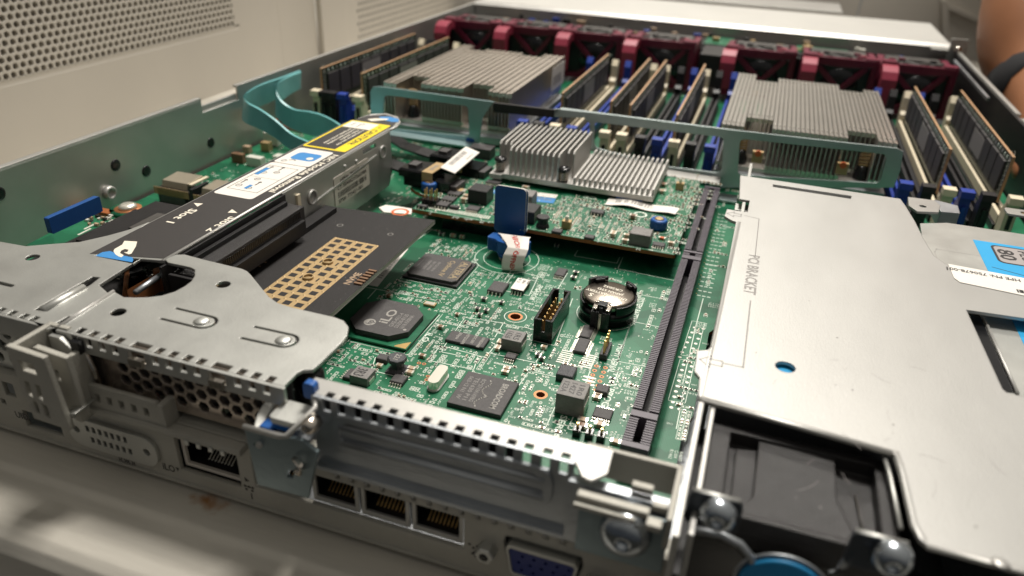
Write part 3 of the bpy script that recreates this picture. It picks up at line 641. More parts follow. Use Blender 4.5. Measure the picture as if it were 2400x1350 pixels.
cube2('inductor', 1204, 812, 6.9, 6.6, 4.4, 'ferrite', ('1R5', '1626'), 'grey cube inductor marked 1R5')
cube2('inductor', 1340, 956, 8.4, 8.2, 7.2, 'ferrite', ('1R0', '1427', '123A'), 'tall grey block inductor')
cube2('inductor', 851, 892, 6.0, 5.6, 3.2, 'ferrite', ('3R3',))
x, y = P0(932, 868); b = MB(); b.box(x-3.0, x+3.0, y-3.0, y+3.0, .1, .6, 'ferrite_dark'); b.lathe([(3.0, .6), (2.1, 1.4), (2.1, 3.2), (3.1, 3.9), (3.1, 5.0), (2.8, 5.2)], 'ferrite_dark', (x, y, 0), 8, 'z', False, ph=.39); b.text('221', (x-.7, y+1.6, 5.24), UY, UX, 1.7, 'chip_print_pale', 3.2); b.build('power_inductor', mb); claim(x-3.4, x+3.4, y-3.4, y+3.4)
# crystal can
x, y = P0(1027, 898); b = MB(); b.prism(rrect(x-2.1, x+2.1, y-5.4, y+5.4, 2.05, 6), .2, .7, 'zinc'); b.prism(rrect(x-1.75, x+1.75, y-5.0, y+5.0, 1.7, 6), .7, 3.6, 'solder'); b.build('crystal_can', mb); claim(x-2.6, x+2.6, y-6, y+6)
x, y = P0(1008, 716); b = MB(); b.box(x-2.2, x+2.2, y-1.2, y+1.2, .1, .9, 'gold_matt'); b.box(x-1.8, x+1.8, y-.9, y+.9, .9, 1.05, 'solder'); b.build('oscillator', mb); claim(x-2.6, x+2.6, y-1.6, y+1.6)
# shrouded header
b = MB(); x0, x1, y0, y1, z1 = -58.3, -51.6, 207.4, 230.6, 8.8
b.box(x0, x1, y0, y1, 0, 1.6, 'black_gloss'); b.box(x0, x0+.9, y0, y1-5.5, 1.6, z1, 'black_gloss'); b.box(x0, x0+.9, y1-5.5, y1, 1.6, z1, 'black_gloss'); b.box(x1-.9, x1, y0, y1, 1.6, z1, 'black_gloss')
b.box(x0+.9, x0+2.7, y0, y0+.9, 1.6, z1, 'black_gloss'); b.box(x1-2.7, x1-.9, y0, y0+.9, 1.6, z1, 'black_gloss'); b.box(x0+2.7, x1-2.7, y0, y0+.9, 1.6, 4.0, 'black_gloss')
b.box(x0+.9, x0+2.4, y1-.9, y1, 1.6, z1, 'black_gloss'); b.box(x1-2.4, x1-.9, y1-.9, y1, 1.6, z1, 'black_gloss')
ho = b.build('pin_header', mb, 'black shrouded header with two rows of gold pins'); claim(x0, x1, y0, y1, 1)
for r in (0, 1):
    for k in range(7):
        b = MB(); x = x0+2.3+r*2.1; y = y0+2.8+k*2.75; b.box(x-.28, x+.28, y-.28, y+.28, 1.61, 6.8, 'gold'); b.box(x-.16, x+.16, y-.16, y+.16, 6.8, 7.2, 'gold'); b.build('pin', ho)
x, y = P0(1417, 833); b = MB(); b.box(x-1.3, x+1.3, y-3.2, y+5.4, 0, 2.2, 'ferrite_dark')
for k in range(4): b.box(x-.3, x+.3, y-2.4+k*2.2, y-1.8+k*2.2, 2.2, 7.2, 'gold')
b.build('pin_strip', mb); claim(x-1.6, x+1.6, y-3.6, y+5.8)
x, y = P0(1376, 1024); b = MB()
for dx in (-3.0, 0.6, 4.0): b.box(x+dx-1.1, x+dx+1.1, y-1.4, y+1.4, 0, 2.4, 'black_gloss'); b.box(x+dx-.35, x+dx+.35, y-.3, y+.3, 2.4, 4.2, 'gold')
b.build('jumper_block', mb); claim(x-5, x+5, y-2, y+2)
# battery holder and cell
bx, by = -38.4, 234.4
def squash(b_): b_.v = [Vector((bx+(v.x-bx)*.89, by+(v.y-by)*.89, v.z)) for v in b_.v]
b = MB(); R = 11.3
def sector(r0, r1, a0, a1, n=14):
    k = [math.radians(a0+(a1-a0)*i/n) for i in range(n+1)]
    return [(bx+r1*math.cos(a), by+r1*math.sin(a)) for a in k]+[(bx+r0*math.cos(a), by+r0*math.sin(a)) for a in reversed(k)]
b.lathe([(R-.2, 0), (R-.2, 2.4), (R, 2.6), (R, 5.2)], 'black_gloss', (bx, by, 0), 56)
b.prism(sector(10.7, 11.6, -62, 32), 5.2, 8.3, 'black_gloss'); b.prism(sector(10.7, 11.6, 150, 225), 5.2, 7.2, 'black_gloss')
b.prism(sector(10.7, 11.9, 30, 62), 5.2, 10.4, 'black_gloss'); b.prism(sector(10.7, 11.9, 104, 148), 5.2, 10.4, 'black_gloss')
b.prism(sector(9.4, 10.7, 38, 54, 5), 9.4, 10.2, 'black_gloss'); b.prism(sector(9.4, 10.7, 112, 136, 5), 9.4, 10.2, 'black_gloss')
b.box(bx-3.9, bx-1.0, by-14.4, by-9.6, 0, 7.6, 'black_gloss'); b.box(bx+.6, bx+3.5, by-14.4, by-9.6, 0, 7.6, 'black_gloss'); b.box(bx-1.0, bx+.6, by-13.6, by-9.6, 0, 9.2, 'black_gloss')
b.box(bx-1.8, bx+1.6, by-12.6, by-9.2, 7.6, 9.8, 'black_gloss')
squash(b); ho = b.build('battery_holder', mb, 'round black coin cell holder')
b = MB(); b.box(bx-3.6, bx-1.9, by-13.6, by-8.0, 8.3, 8.65, 'chrome'); b.box(bx+1.7, bx+3.3, by-13.6, by-8.0, 8.3, 8.65, 'chrome'); b.box(bx-3.4, bx+3.0, by-9.6, by-7.8, 9.05, 9.4, 'chrome'); b.box(bx-.75, bx+.35, by-14.2, by-13.65, 0.6, 7.0, 'chrome')
squash(b); b.build('contact', ho)
bd.ring(bx, by, 10.9, .25, ZS, 'silk', 60, -75, 255); claim(bx-12.5, bx+12.5, by-15, by+12.5, 0)
cell_ = MB(); cell_.lathe([(10.55, 5.3), (10.55, 8.4), (10.2, 8.85), (9.7, 9.0)], 'cell_steel', (bx, by, 0), 64, 'z', True)
t_ = math.radians(170); cu = (math.cos(t_), math.sin(t_), 0); cv = (-math.sin(t_), math.cos(t_), 0)
def ct(s, a, c, h, w): o = Vector((bx, by, 9.06))+Vector(cu)*a+Vector(cv)*c; cell_.text(s, o, cu, cv, h, 'print_white', w, True)
ct('K   T   S', 0, 4.0, 2.7, 13); ct('LITHIUM BATTERY', .4, 1.0, 1.7, 17.5); ct('JAPAN STD', 0, -2.0, 1.6, 11); ct('CR2032', 0, -5.2, 1.6, 8.5)
squash(cell_); cell_.build('coin_cell_battery', None, 'silver coin cell battery with white lettering held in the round black holder', 'battery')
# long edge connector
b = MB(); xa, xb = -17.6, -10.2; ya, yb = 153.2, 356.5
b.box(xa+.4, xb-.4, ya, yb, 0, 3.2, 'black_plastic'); b.box(xa+.2, xa+2.1, ya, yb, 3.2, 8.7, 'black_plastic'); b.box(xb-2.1, xb-.2, ya, yb, 3.2, 8.7, 'black_plastic')
for yy, d in ((ya, 2.0), (166.4, 2.6), (271.5, 3.0), (277.5, 1.6), (yb-2, 2.0)): b.box(xa, xb, yy, yy+d, 3.2, 10.4, 'slot_teeth')
so = b.build('expansion_slot', mb, 'long narrow black expansion slot'); claim(xa, xb, ya, yb, 0.8)
b = MB(); y = ya+2.4
while y < yb-2.4:
    if not any(yy-.8 < y < yy+d+.3 for yy, d in ((166.4, 2.6), (271.5, 3.0), (277.5, 1.6))):
        b.box(xa, xa+2.6, y, y+.62, 8.7, 10.3, 'slot_teeth'); b.box(xb-2.6, xb, y, y+.62, 8.7, 10.3, 'slot_teeth')
    y += 1.04
b.build('contact_ribs', so)
# plated holes right of the slot
for k in range(7):
    for j in range(2):
        x, y = P0(1628+(j*20)-k*4.3*1.35, 768+(j*3)+k*11.5); bd.disc(x, y, .62, ZS, 'pad_white', 12)
for k in range(9):
    for j in range(2):
        x, y = P0(1602+(j*19)-k*3.6, 855+(j*4)+k*12.5); bd.disc(x, y, .62, ZS, 'pad_white', 12)
bd.line([P0(*p) for p in ((1622, 752), (1652, 757), (1632, 838), (1596, 832))], .2, ZS, 'silk', True); bd.line([P0(*p) for p in ((1594, 842), (1628, 848), (1606, 945), (1566, 938))], .2, ZS, 'silk', True)
for k in range(22):
    y = 262+k*4.1
    for j in range(3): bd.box(-8.9+j*1.9, -7.6+j*1.9, y, y+.5, .0, .06, 'silk')
    bd.disc(-9.3, y+1.6, .28, ZS, 'gold', 6)
# red-brown bare via pairs near the programming header
for k in range(6):
    for j in range(2):
        x, y = P0(1398+j*21-k*4.4, 858+j*4+k*10.5); bd.disc(x, y, .78, ZS, 'copper', 12); bd.disc(x, y, .42, ZS+.02, 'black_plastic', 10); claim(x-.8, x+.8, y-.8, y+.8, 0)
for px, py in ((982, 851), (994, 853), (1003, 882), (1000, 890)):
    x, y = P0(px, py); bd.disc(x, y, .7, ZS, 'copper', 12); bd.disc(x, y, .36, ZS+.02, 'black_plastic', 10); claim(x-.8, x+.8, y-.8, y+.8, 0)
# big white barcode strip beside the black card
q = [P0(*p) for p in ((957, 583), (938, 578), (862, 668), (885, 672))]; bd.add([(a, c, .05) for a, c in q], [(0, 1, 2, 3)], 'label_white')
A, B_, C_ = Vector(q[1]), Vector(q[2]), Vector(q[0])
t = 0.18
while t < .80:
    w = rnd.choice((.006, .01, .018)); p = A.lerp(B_, t); p2 = A.lerp(B_, t+w); n = (C_-A)
    bd.add([(*(p+n*.12), .09), (*(p2+n*.12), .09), (*(p2+n*.8), .09), (*(p+n*.8), .09)], [(0, 1, 2, 3)], 'print_grey'); t += w+rnd.choice((.008, .014, .02))
# ---- trace bundles
def bundle(px, py, d1, l1, d2, l2, n, pitch=.42, w=.13):
    x, y = P0(px, py); a = Vector((math.cos(math.radians(d1)), math.sin(math.radians(d1)))); c = Vector((math.cos(math.radians(d2)), math.sin(math.radians(d2)))); nn = Vector((-a.y, a.x))
    h = math.tan(math.radians((d2-d1)/2))
    for i in range(n):
        p = Vector((x, y))+nn*pitch*i; q = p+a*(l1-i*pitch*h); r = q+c*l2
        bd.line([p, q, r], w, .02, 'silk' if n < 0 else 'trace')
MATS['trace'] = None
mat('trace', (0.045, 0.24, 0.13), 0.35)
for args in ((1060, 728, 0, 6, -45, 9, 7), (985, 935, 80, 10, 45, 4, 8), (1005, 910, 75, 8, 60, 4, 7), (1220, 700, 10, 5, 35, 14, 6), (1320, 720, 20, 8, 0, 5, 5), (1500, 870, 100, 6, 135, 9, 9), (1130, 905, 90, 6, 60, 6, 5),
             (1240, 980, 95, 6, 130, 5, 6), (1390, 720, 100, 10, 60, 6, 5), (1180, 770, 30, 8, 70, 7, 6), (1480, 900, 110, 8, 90, 6, 8), (1075, 650, 200, 10, 250, 4, 5)):
    bundle(*args)
# ---- populations of small parts -------------------------------------------------
small = []
def footprint(x, y, w, d, rot, kind, Bd, zs=ZS):
    """one outlined footprint w long; rot swaps axes"""
    if rot: w, d = d, w
    Bd.line(rect(x-w/2, x+w/2, y-d/2, y+d/2), .17, zs, 'silk', True)
    if rot: Bd.box(x-w*.24, x+w*.24, y-d*.36, y-d*.18, zs-.03, zs+.01, 'pad_white'); Bd.box(x-w*.24, x+w*.24, y+d*.18, y+d*.36, zs-.03, zs+.01, 'pad_white')
    else: Bd.box(x-w*.36, x-w*.18, y-d*.24, y+d*.24, zs-.03, zs+.01, 'pad_white'); Bd.box(x+w*.18, x+w*.36, y-d*.24, y+d*.24, zs-.03, zs+.01, 'pad_white')
def smd(b, x, y, L, Wd, h, rot, body):
    if rot:
        b.box(x-Wd/2, x+Wd/2, y-L*.27, y+L*.27, .06, h, body)
        b.box(x-Wd/2, x+Wd/2, y-L/2, y-L*.27, .06, h+.03, 'solder'); b.box(x-Wd/2, x+Wd/2, y+L*.27, y+L/2, .06, h+.03, 'solder')
    else:
        b.box(x-L*.27, x+L*.27, y-Wd/2, y+Wd/2, .06, h, body)
        b.box(x-L/2, x-L*.27, y-Wd/2, y+Wd/2, .06, h+.03, 'solder'); b.box(x+L*.27, x+L/2, y-Wd/2, y+Wd/2, .06, h+.03, 'solder')
REFS = ['C4401', 'R1453', 'C419', 'R1462', 'R1017', 'R4697', 'C9024', 'R6530', 'C1402', 'R1215', 'CR84', 'R4634', 'C17', 'R19', 'C9044', 'R1494', 'C1004', 'U51']
named = []
def scatter(Bd, x0, x1, y0, y1, n, stuff, occf, zoff=0.0, parts_max=0, dense=1.0):
    for _ in range(n):
        cx, cy = rnd.uniform(x0, x1), rnd.uniform(y0, y1); kind = rnd.random(); rot = rnd.random() < .55
        cols_, rows_ = (rnd.randint(1, 2), rnd.randint(1, 6)) if rot else (rnd.randint(1, 6), rnd.randint(1, 2))
        w, d = rnd.choice(((1.35, .8), (1.35, .8), (1.7, .95), (2.2, 1.3)))
        pw, pd = (d+.22, w+.25) if rot else (w+.25, d+.22)
        if not occf(cx-.3, cx+cols_*pw+.2, cy-.3, cy+rows_*pd+.2): continue
        occ_add(cx-.3, cx+cols_*pw+.1, cy-.3, cy+rows_*pd+.1)
        for i in range(cols_):
            for j in range(rows_):
                if rnd.random() < .08: continue
                x, y = cx+(i+.5)*pw, cy+(j+.5)*pd
                footprint(x, y, w, d, rot, 0, Bd, ZS+zoff)
                r = rnd.random()
                if r < .45*dense:
                    body = rnd.choice(('ceramic_tan', 'ceramic_brown', 'chip_black', 'chip_black', 'ceramic_brown'))
                    small.append((x, y, w*.8, d*.66, .42+.25*(body == 'ceramic_tan'), rot, body))
def occ_add(x0, x1, y0, y1): occ.append((x0, x1, y0, y1))
def texts(Bd, x0, x1, y0, y1, n, occf, z):
    for _ in range(n):
        h = rnd.choice((.75, .85, 1.0)); s = rnd.choice(REFS); L = len(s)*h*.82; vert = rnd.random() < .6
        x, y = rnd.uniform(x0, x1), rnd.uniform(y0, y1); rows = rnd.randint(1, 4)
        bb = (x, x+rows*h*1.35, y-L, y) if vert else (x, x+L, y, y+rows*h*1.35)
        if not occf(*bb): continue
        occ_add(*bb)
        for k in range(rows):
            s2 = rnd.choice(REFS)
            if vert: Bd.text(s2, (x+k*h*1.35, y, z), UY, UX, h, 'silk', L*rnd.choice((.8, 1)))
            else: Bd.text(s2, (x+L, y+(k+1)*h*1.3, z), (-1, 0, 0), (0, -1, 0), h, 'silk', L)
def stitch(Bd, x0, x1, y0, y1, n, occf, z, mt='pad_white', r=.24):
    for _ in range(n):
        x, y = rnd.uniform(x0, x1), rnd.uniform(y0, y1)
        if occf(x-.2, x+.2, y-.2, y+.2): Bd.disc(x, y, r*rnd.uniform(.7, 1.1), z, mt, 6)
# medium parts placed by eye
for px, py, w, d, h, mt in ((1188, 868, 2.4, 1.4, 1.2, 'ceramic_tan'), (1184, 876, 2.4, 1.4, 1.2, 'ceramic_tan'), (965, 868, 2.6, 1.5, 1.2, 'ceramic_tan'), (961, 877, 2.6, 1.5, 1.2, 'ceramic_tan'), (1033, 770, 2.4, 1.5, 1.2, 'ceramic_brown'),
        (890, 860, 2.2, 1.4, 1.0, 'ceramic_tan'), (990, 838, 2.4, 1.4, 1.2, 'ceramic_brown'), (1072, 740, 1.8, 1.3, 1.0, 'ceramic_brown'), (912, 697, 2.6, 1.4, 1.2, 'ceramic_brown'), (1398, 936, 2.6, 1.5, 1.2, 'ceramic_tan'), (1402, 927, 2.6, 1.5, 1.2, 'ceramic_tan'),
        (1167, 820, 1.8, 2.4, 1.3, 'ceramic_tan'), (1172, 806, 1.8, 2.4, 1.3, 'ceramic_tan'), (1366, 990, 3.0, 1.8, 1.4, 'ceramic_tan'), (1405, 1000, 3.0, 1.8, 1.4, 'ceramic_tan'), (1364, 1003, 3.0, 1.8, 1.4, 'ceramic_brown'), (1442, 1040, 3.0, 1.6, 1.2, 'ceramic_tan'),
        (1270, 845, 2.0, 1.3, 1.4, 'chip_black'), (1262, 836, 2.2, 1.6, 1.2, 'chip_black'), (1275, 818, 2.2, 1.4, 1.2, 'ceramic_tan'), (1135, 705, 2.4, 1.6, 1.3, 'chip_black'), (1176, 713, 2.0, 1.4, 1.2, 'chip_black'), (1120, 728, 2.2, 1.6, 1.3, 'chip_black'), (1140, 732, 2.0, 1.6, 1.3, 'chip_black'), (1125, 742, 1.8, 1.5, 1.3, 'chip_black'),
        (1350, 643, 2.4, 1.6, 1.3, 'chip_black'), (1344, 655, 2.4, 1.8, 1.3, 'chip_black'), (1370, 737, 3.0, 1.9, 1.4, 'ferrite_dark'), (1373, 727, 2.6, 1.4, 1.2, 'black_gloss'), (860, 655, 2.0, 1.4, 1.0, 'chip_black'), (1062, 555, 2.6, 1.8, 1.3, 'ceramic_tan'), (1035, 552, 2.6, 1.8, 1.3, 'chip_black'), (1083, 558, 2.2, 1.6, 1.3, 'ceramic_tan'),
        (1394, 742, 2.0, 3.0, .8, 'black_gloss'), (1305, 578, 2.0, 1.6, 1.2, 'chip_black')):
    x, y = P0(px, py); named.append((x, y, w, d, h, mt)); claim(x-w/2, x+w/2, y-d/2, y+d/2, .3)
for x, y, w, d, h, mt in named:
    b = MB(); smd(b, x, y, w, d, h, False, mt); b.build('capacitor' if 'ceramic' in mt else 'transistor', mb)
# silver pads of unpopulated sockets
for px, py in ((1335, 828), (1400, 850), (1372, 690+60)):
    x, y = P0(px, py); 
for (ax, ay), (bx2, by2), n in (((1332, 824), (1318, 850), 7), ((1385, 833), (1370, 860), 7)):
    p, q = Vector(P0(ax, ay)), Vector(P0(bx2, by2))
    for k in range(n): c = p.lerp(q, k/(n-1)); bd.box(c.x-2.2, c.x+2.2, c.y-.28, c.y+.28, 0.01, .07, 'pad_white')
bd.line([P0(*p) for p in ((1343, 826), (1378, 832), (1366, 862), (1328, 855))], .22, ZS, 'pad_white', True)
for k in range(3): 
    for j in range(2): x, y = P0(1327+j*55-k*2, 878+j*7+k*8); bd.prism(circ(x, y, 2.3, 10, .6), .01, .06, 'pad_white')
M0 = (-120, -19, 160, 262)
scatter(bd, -100, -68, 200, 262, 160, None, free, dense=.5); scatter(bd, -120, -60, 160, 200, 900, None, free, dense=.7); scatter(bd, -92, -60, 160, 232, 700, None, free, dense=.5); scatter(bd, -60, -20, 160, 205, 900, None, free, dense=.9); scatter(bd, -60, -20, 205, 262, 40, None, free); scatter(bd, -122, -92, 205, 262, 500, None, free, dense=.5)
texts(bd, -120, -60, 160, 262, 1100, free, ZS); texts(bd, -60, -19, 160, 215, 700, free, ZS); texts(bd, -60, -19, 215, 262, 60, free, ZS)
stitch(bd, -120, -60, 158, 270, 1300, free, ZS); stitch(bd, -60, -18, 158, 215, 500, free, ZS); stitch(bd, -60, -18, 215, 275, 160, free, ZS)
scatter(bd, -9, -3, 165, 300, 20, None, free); texts(bd, -9, -3, 160, 255, 40, free, ZS)
# left bay and strip behind the mezzanine
scatter(bd, -262, -185, 120, 400, 150, None, free, dense=1.6); texts(bd, -262, -150, 150, 400, 90, free, ZS)
scatter(bd, -160, -135, 262, 395, 70, None, free, dense=1.5); scatter(bd, -20, -3, 300, 395, 40, None, free, dense=1.5); scatter(bd, -130, 130, 545, 572, 60, None, free, dense=1.5)
stitch(bd, -262, -135, 260, 398, 300, free, ZS, 'pad_white', .5)
# fill what is left with fine print, pads and vias on a loose grid
def fill(Bd, x0, x1, y0, y1, p, z, dense=.25, step=2.3):
    y = y0
    while y < y1:
        x = x0
        while x < x1:
            a, c = x+rnd.uniform(0, .7), y+rnd.uniform(0, .7); r = rnd.random()
            if rnd.random() < p:
                if r < .42:
                    w, d = rnd.choice(((1.3, .75), (1.6, .9))); rot = rnd.random() < .6
                    bb = (a, a+(d if rot else w)+.15, c, c+(w if rot else d)+.15)
                    if free(*bb):
                        occ_add(*bb); footprint((bb[0]+bb[1])/2, (bb[2]+bb[3])/2, w, d, rot, 0, Bd, z)
                        if rnd.random() < dense: small.append(((bb[0]+bb[1])/2, (bb[2]+bb[3])/2, w*.85, d*.7, .45, rot, rnd.choice(('ceramic_tan', 'ceramic_brown', 'chip_black'))))
                elif r < .78:
                    s_ = rnd.choice(REFS); h = .8; L = 2.3
                    bb = (a, a+1.0, c, c+L) if rnd.random() < .6 else (a, a+L, c, c+1.0)
                    if free(*bb):
                        occ_add(*bb)
                        if bb[1]-bb[0] < 1.5: Bd.text(s_, (a+.1, c+L, z), UY, UX, h, 'silk', L)
                        else: Bd.text(s_, (a+L, c+.9, z), (-1, 0, 0), (0, -1, 0), h, 'silk', L)
                else:
                    for _ in range(3):
                        q0, q1 = a+rnd.uniform(0, 2), c+rnd.uniform(0, 2)
                        if free(q0-.2, q0+.2, q1-.2, q1+.2): Bd.disc(q0, q1, rnd.uniform(.18, .3), z, 'pad_white', 6)
            x += step
        y += step
fill(bd, -121, -60, 158, 262, .8, ZS); fill(bd, -60, -19, 158, 214, .85, ZS); fill(bd, -60, -20, 214, 262, .16, ZS); fill(bd, -121, -92, 205, 262, .7, ZS)
fill(bd, -262, -190, 150, 395, .35, ZS, .5, 3.4); fill(bd, -160, -136, 250, 395, .5, ZS, .3, 3)
bd.build('board', mb, fix=False)
cam_d = lambda t: (Vector((t[0], t[1], 0))-CAM).length
small.sort(key=cam_d)
nn_ = max(0, 100)
for i, t in enumerate(small[:100]): b = MB(); smd(b, *t); b.build('surface_resistor', mb)
b = MB()
for t in small[100:]: smd(b, *t)
o = b.build('surface_components', mb, kind='stuff')
# ================================================================== STORAGE CONTROLLER BOARD
ZM = 9.6
mz = thing('storage_controller_board', 'green plug-in board with orange edge, finned heatsink and blue screws standing above the main board', 'circuit board', (-78, 320, ZM-1.6))
def PM(px, py, z=ZM): return G(px, py, z)
mq = [PM(962, 492), PM(1582, 598), PM(1590, 590), PM(1650, 425), PM(1150, 355), PM(1110, 330), PM(1060, 325), (-146, 330)]
x0m, x1m, y0m, y1m = PM(962, 492)[0], PM(1582, 598)[0], PM(1280, 545)[1], 369.0
mo = [(x0m, y0m), (x1m-.8, y0m), (x1m, y0m+.8), (x1m, y1m), (-150, y1m), (-150, 318), (-150, 306), (-146, 300), (-141, 298), (-136.5, 295)]
mo = [(x0m, y0m), (x1m-.8, y0m), (x1m, y0m+.8), (x1m, y1m), (-153, y1m), (-153, 320), (-147.5, 313), (-147.5, 297), (-143, 293.5), (x0m, 291)]
bz = MB(); bz.prism(mo, ZM-1.6, ZM, 'pcb_green', 'xy', side='board_edge')
ZS2 = ZM+.035
occ_main = occ; occ = []
bz.line([(x0m+1, y1m-2), (x0m+1, y0m+1), (x1m-1, y0m+1)], .12, ZS2, 'silk')
def screw(px, py, lab, z=ZM, r=3.5, par=mz):
    x, y = G(px, py, z+4)
    b = MB(); n = 48
    prof = [(r*.92, z+.1), (r, z+.6), (r, z+3.9), (r*.9, z+4.4), (r*.62, z+4.5), (r*.6, z+4.1)]
    b.lathe(prof, 'blue_knob', (x, y, 0), n)
    for k in range(30):
        a = 2*math.pi*k/30; b.box(r-.05, r+.16, -.16, .16, z+.7, z+3.8, 'blue_knob', Matrix.Translation((x, y, 0)) @ Matrix.Rotation(a, 4, 'Z'))
    o = b.build('thumb_screw', par, lab)
    b = MB(); b.lathe([(r*.56, z+4.0), (r*.56, z+4.5), (r*.42, z+4.9), (r*.12, z+4.9), (.1, z+4.3)], 'gold_matt', (x, y, 0), 24); b.build('screw_head', o)
    bz.ring(x, y, r+1.9, .25, ZS2, 'silk', 40, -120, 130); claim(x-r-1.2, x+r+1.2, y-r-1.6, y+r+1.2, 0)
    return x, y
s1 = screw(1006, 428, 'blue knurled screw beside the black ribbon connectors'); screw(1545, 515, 'blue knurled screw at the right end of the board'); screw(1106, 322, 'blue knurled screw behind the barcode tag')
# heatsink
hz0 = ZM+2.2
hs = MB(); hx0, hx1, hy0, hy1 = PM(1152, 405, hz0+1.6)[0], PM(1531, 465, hz0+1.6)[0], PM(1300, 430, hz0+1.6)[1], 368.0
hs.box(hx0, hx1, hy0, hy1, hz0, hz0+2.4, 'aluminium_matt')
hs.box(hx0, hx0+6, hy0-2.0, hy0, hz0, hz0+2.4, 'aluminium_matt')
hk = thing_h = hs.build('heatsink', mz, 'silver heatsink with a tall finned block and a low finned half'); claim(hx0-1, hx1+1, hy0-3, hy1, 0)
fl = MB(); xm = hx0+(hx1-hx0)*.50
x = hx0+1.0; i = 0
while x < xm:
    yn = hy0+9.0 if i < 3 or x > xm-6.0 else hy0+1.2
    fl.prism([(yn, hz0+2.4), (hy1-3.5, hz0+2.4), (hy1-3.5, hz0+15.2), (yn+1.4, hz0+15.2), (yn, hz0+14.0)], x, x+.85, 'aluminium_matt', 'yz'); x += 2.62; i += 1
fl.build('tall_fins', hk)
fl = MB(); x = xm+1.4
while x < hx1-.8:
    fl.prism([(hy0+.7, hz0+2.4), (hy1-.5, hz0+2.4), (hy1-.5, hz0+5.4), (hy0+1.3, hz0+5.4)], x, x+.95, 'aluminium_matt', 'yz'); x += 2.45
fl.build('low_fins', hk)
for px, py in ((1173, 378), (1322, 402)):
    x, y = G(px, py, hz0+7); b = MB()
    b.lathe([(1.2, hz0+2.4), (1.2, hz0+7.2), (2.6, hz0+7.3), (3.1, hz0+8.4), (2.6, hz0+9.0), (.8, hz0+9.0), (.5, hz0+8.4)], 'black_gloss', (x, y, 0), 24); o = b.build('push_pin', hk)
    b = MB(); b.tube([(x+2.0*math.cos(t*.5), y+2.0*math.sin(t*.5), hz0+2.6+t*.082) for t in range(54)], .34, 'chrome', 6); b.build('spring', o)
b = MB(); b.box(hx1-17, hx1-5, hy0+.6, hy0+10, ZM+.1, hz0-.05, 'blue_knob'); b.build('thermal_pad', mz)
# blue pull tab : folded plastic strip, vertical leaf at the board edge
tx0, tz0 = W(1158, 538, y0m-1.2); tx1, _ = W(1229, 545, y0m-1.2); _, tz1 = W(1165, 432, y0m-1.2); xm_ = (tx0+tx1)/2
b = MB(); b.prism(rrect(tx0+.1, tx1+.2, tz0-.5, tz1, 1.9), y0m-1.7, y0m-1.15, 'blue_tab', 'xz', side='label_white'); b.prism(rrect(tx0+.6, tx1+.75, tz0-.3, tz1-.3, 1.9), y0m-.75, y0m-.35, 'blue_tab', 'xz', side='label_white')
b.box(tx0+1, tx1-.6, y0m-1.6, y0m+2, tz0-1.5, tz0-.6, 'blue_tab')
b.build('pull_tab', mz, 'upright blue plastic pull tab')
# ribbon connectors
for (px, py, s) in ((1000, 408, 0), (1068, 376, 1)):
    x, y = G(px, py, ZM+5); M = Matrix.Translation((x, y, 0)) @ Matrix.Rotation(math.radians(-4), 4, 'Z')
    b = MB(); b.box(-9, 15, -6, 6, ZM+.1, ZM+4.6, 'black_gloss', M); b.cham(-11, 6, -7, 7, ZM+4.6, ZM+8.6, .8, 'black_gloss', M); b.box(-7.5, -3.0, -4.0, 1.6, ZM+8.6, ZM+10.0, 'chip_black', M); b.box(9, 18, -5, 5, ZM+.1, ZM+3.4, 'chip_black', M)
    b.box(1.5, 7, -7.2, 7.2, ZM+8.62, ZM+8.95, 'gold_matt', M); b.box(1.5, 7, -7.45, -7.2, ZM+2.0, ZM+8.95, 'gold_matt', M)
    [b.box(3.2, 5.0, -3.5+k*1.5, -2.6+k*1.5, ZM+8.98, ZM+9.02, 'print_grey', M) for k in range(5)]
    b.build('cable_connector', mz)
    b = MB(); p0 = M @ Vector((-10, 0, ZM+6)); pts = [p0, p0+Vector((-12, 4, 0)), p0+Vector((-26, 16, -3)), p0+Vector((-42, 30, -4))]
    vs = []; fs = []
    for i, p in enumerate(pts): vs += [p+Vector((0, -5, 0)), p+Vector((0, 5, 0)), p+Vector((0, 5, -1)), p+Vector((0, -5, -1))]
    for i in range(len(pts)-1):
        for k in range(4): j = (k+1) % 4; fs.append((i*4+k, i*4+j, i*4+4+j, i*4+4+k))
    b.add(vs, fs, 'black_plastic'); b.build('cable_end', mz)
    claim(x-12, x+18, y-8, y+8, 0)
b = MB(); x, y = G(1120, 350, ZM+4); b.box(x-4, x+8, y-3, y+5, ZM+.1, ZM+5.5, 'chip_black'); b.build('connector_block', mz); claim(x-5, x+9, y-4, y+6)
# barcode tag
q = [G(1032, 392, ZM+9.3), G(1066, 406, ZM+9.3), G(1124, 357, ZM+10.6), G(1092, 343, ZM+10.6)]
b = MB(); zz = (9.3, 9.3, 10.6, 10.6); b.add([(*p, ZM+z) for p, z in zip(q, zz)]+[(*p, ZM+z-.35) for p, z in zip(q, zz)], [(0, 1, 2, 3), (7, 6, 5, 4), (0, 4, 5, 1), (1, 5, 6, 2), (2, 6, 7, 3), (3, 7, 4, 0)], 'label_white')
A = [Vector((*p, ZM+z+.05)) for p, z in zip(q, zz)]
def onq(u, v): return A[0].lerp(A[3], u).lerp(A[1].lerp(A[2], u), v)
t = .2
while t < .78:
    w = rnd.choice((.01, .02, .03)); b.quad([onq(t, .15), onq(t+w, .15), onq(t+w, .45), onq(t, .45)], 'print_grey'); t += w+rnd.choice((.012, .02))
b.text('8G-9340-2100', onq(.85, .82), A[0]-A[3], A[0]-A[1], .9, 'print_grey', 8); b.build('barcode_tag', mz, 'white barcode tag lying on the black connectors')
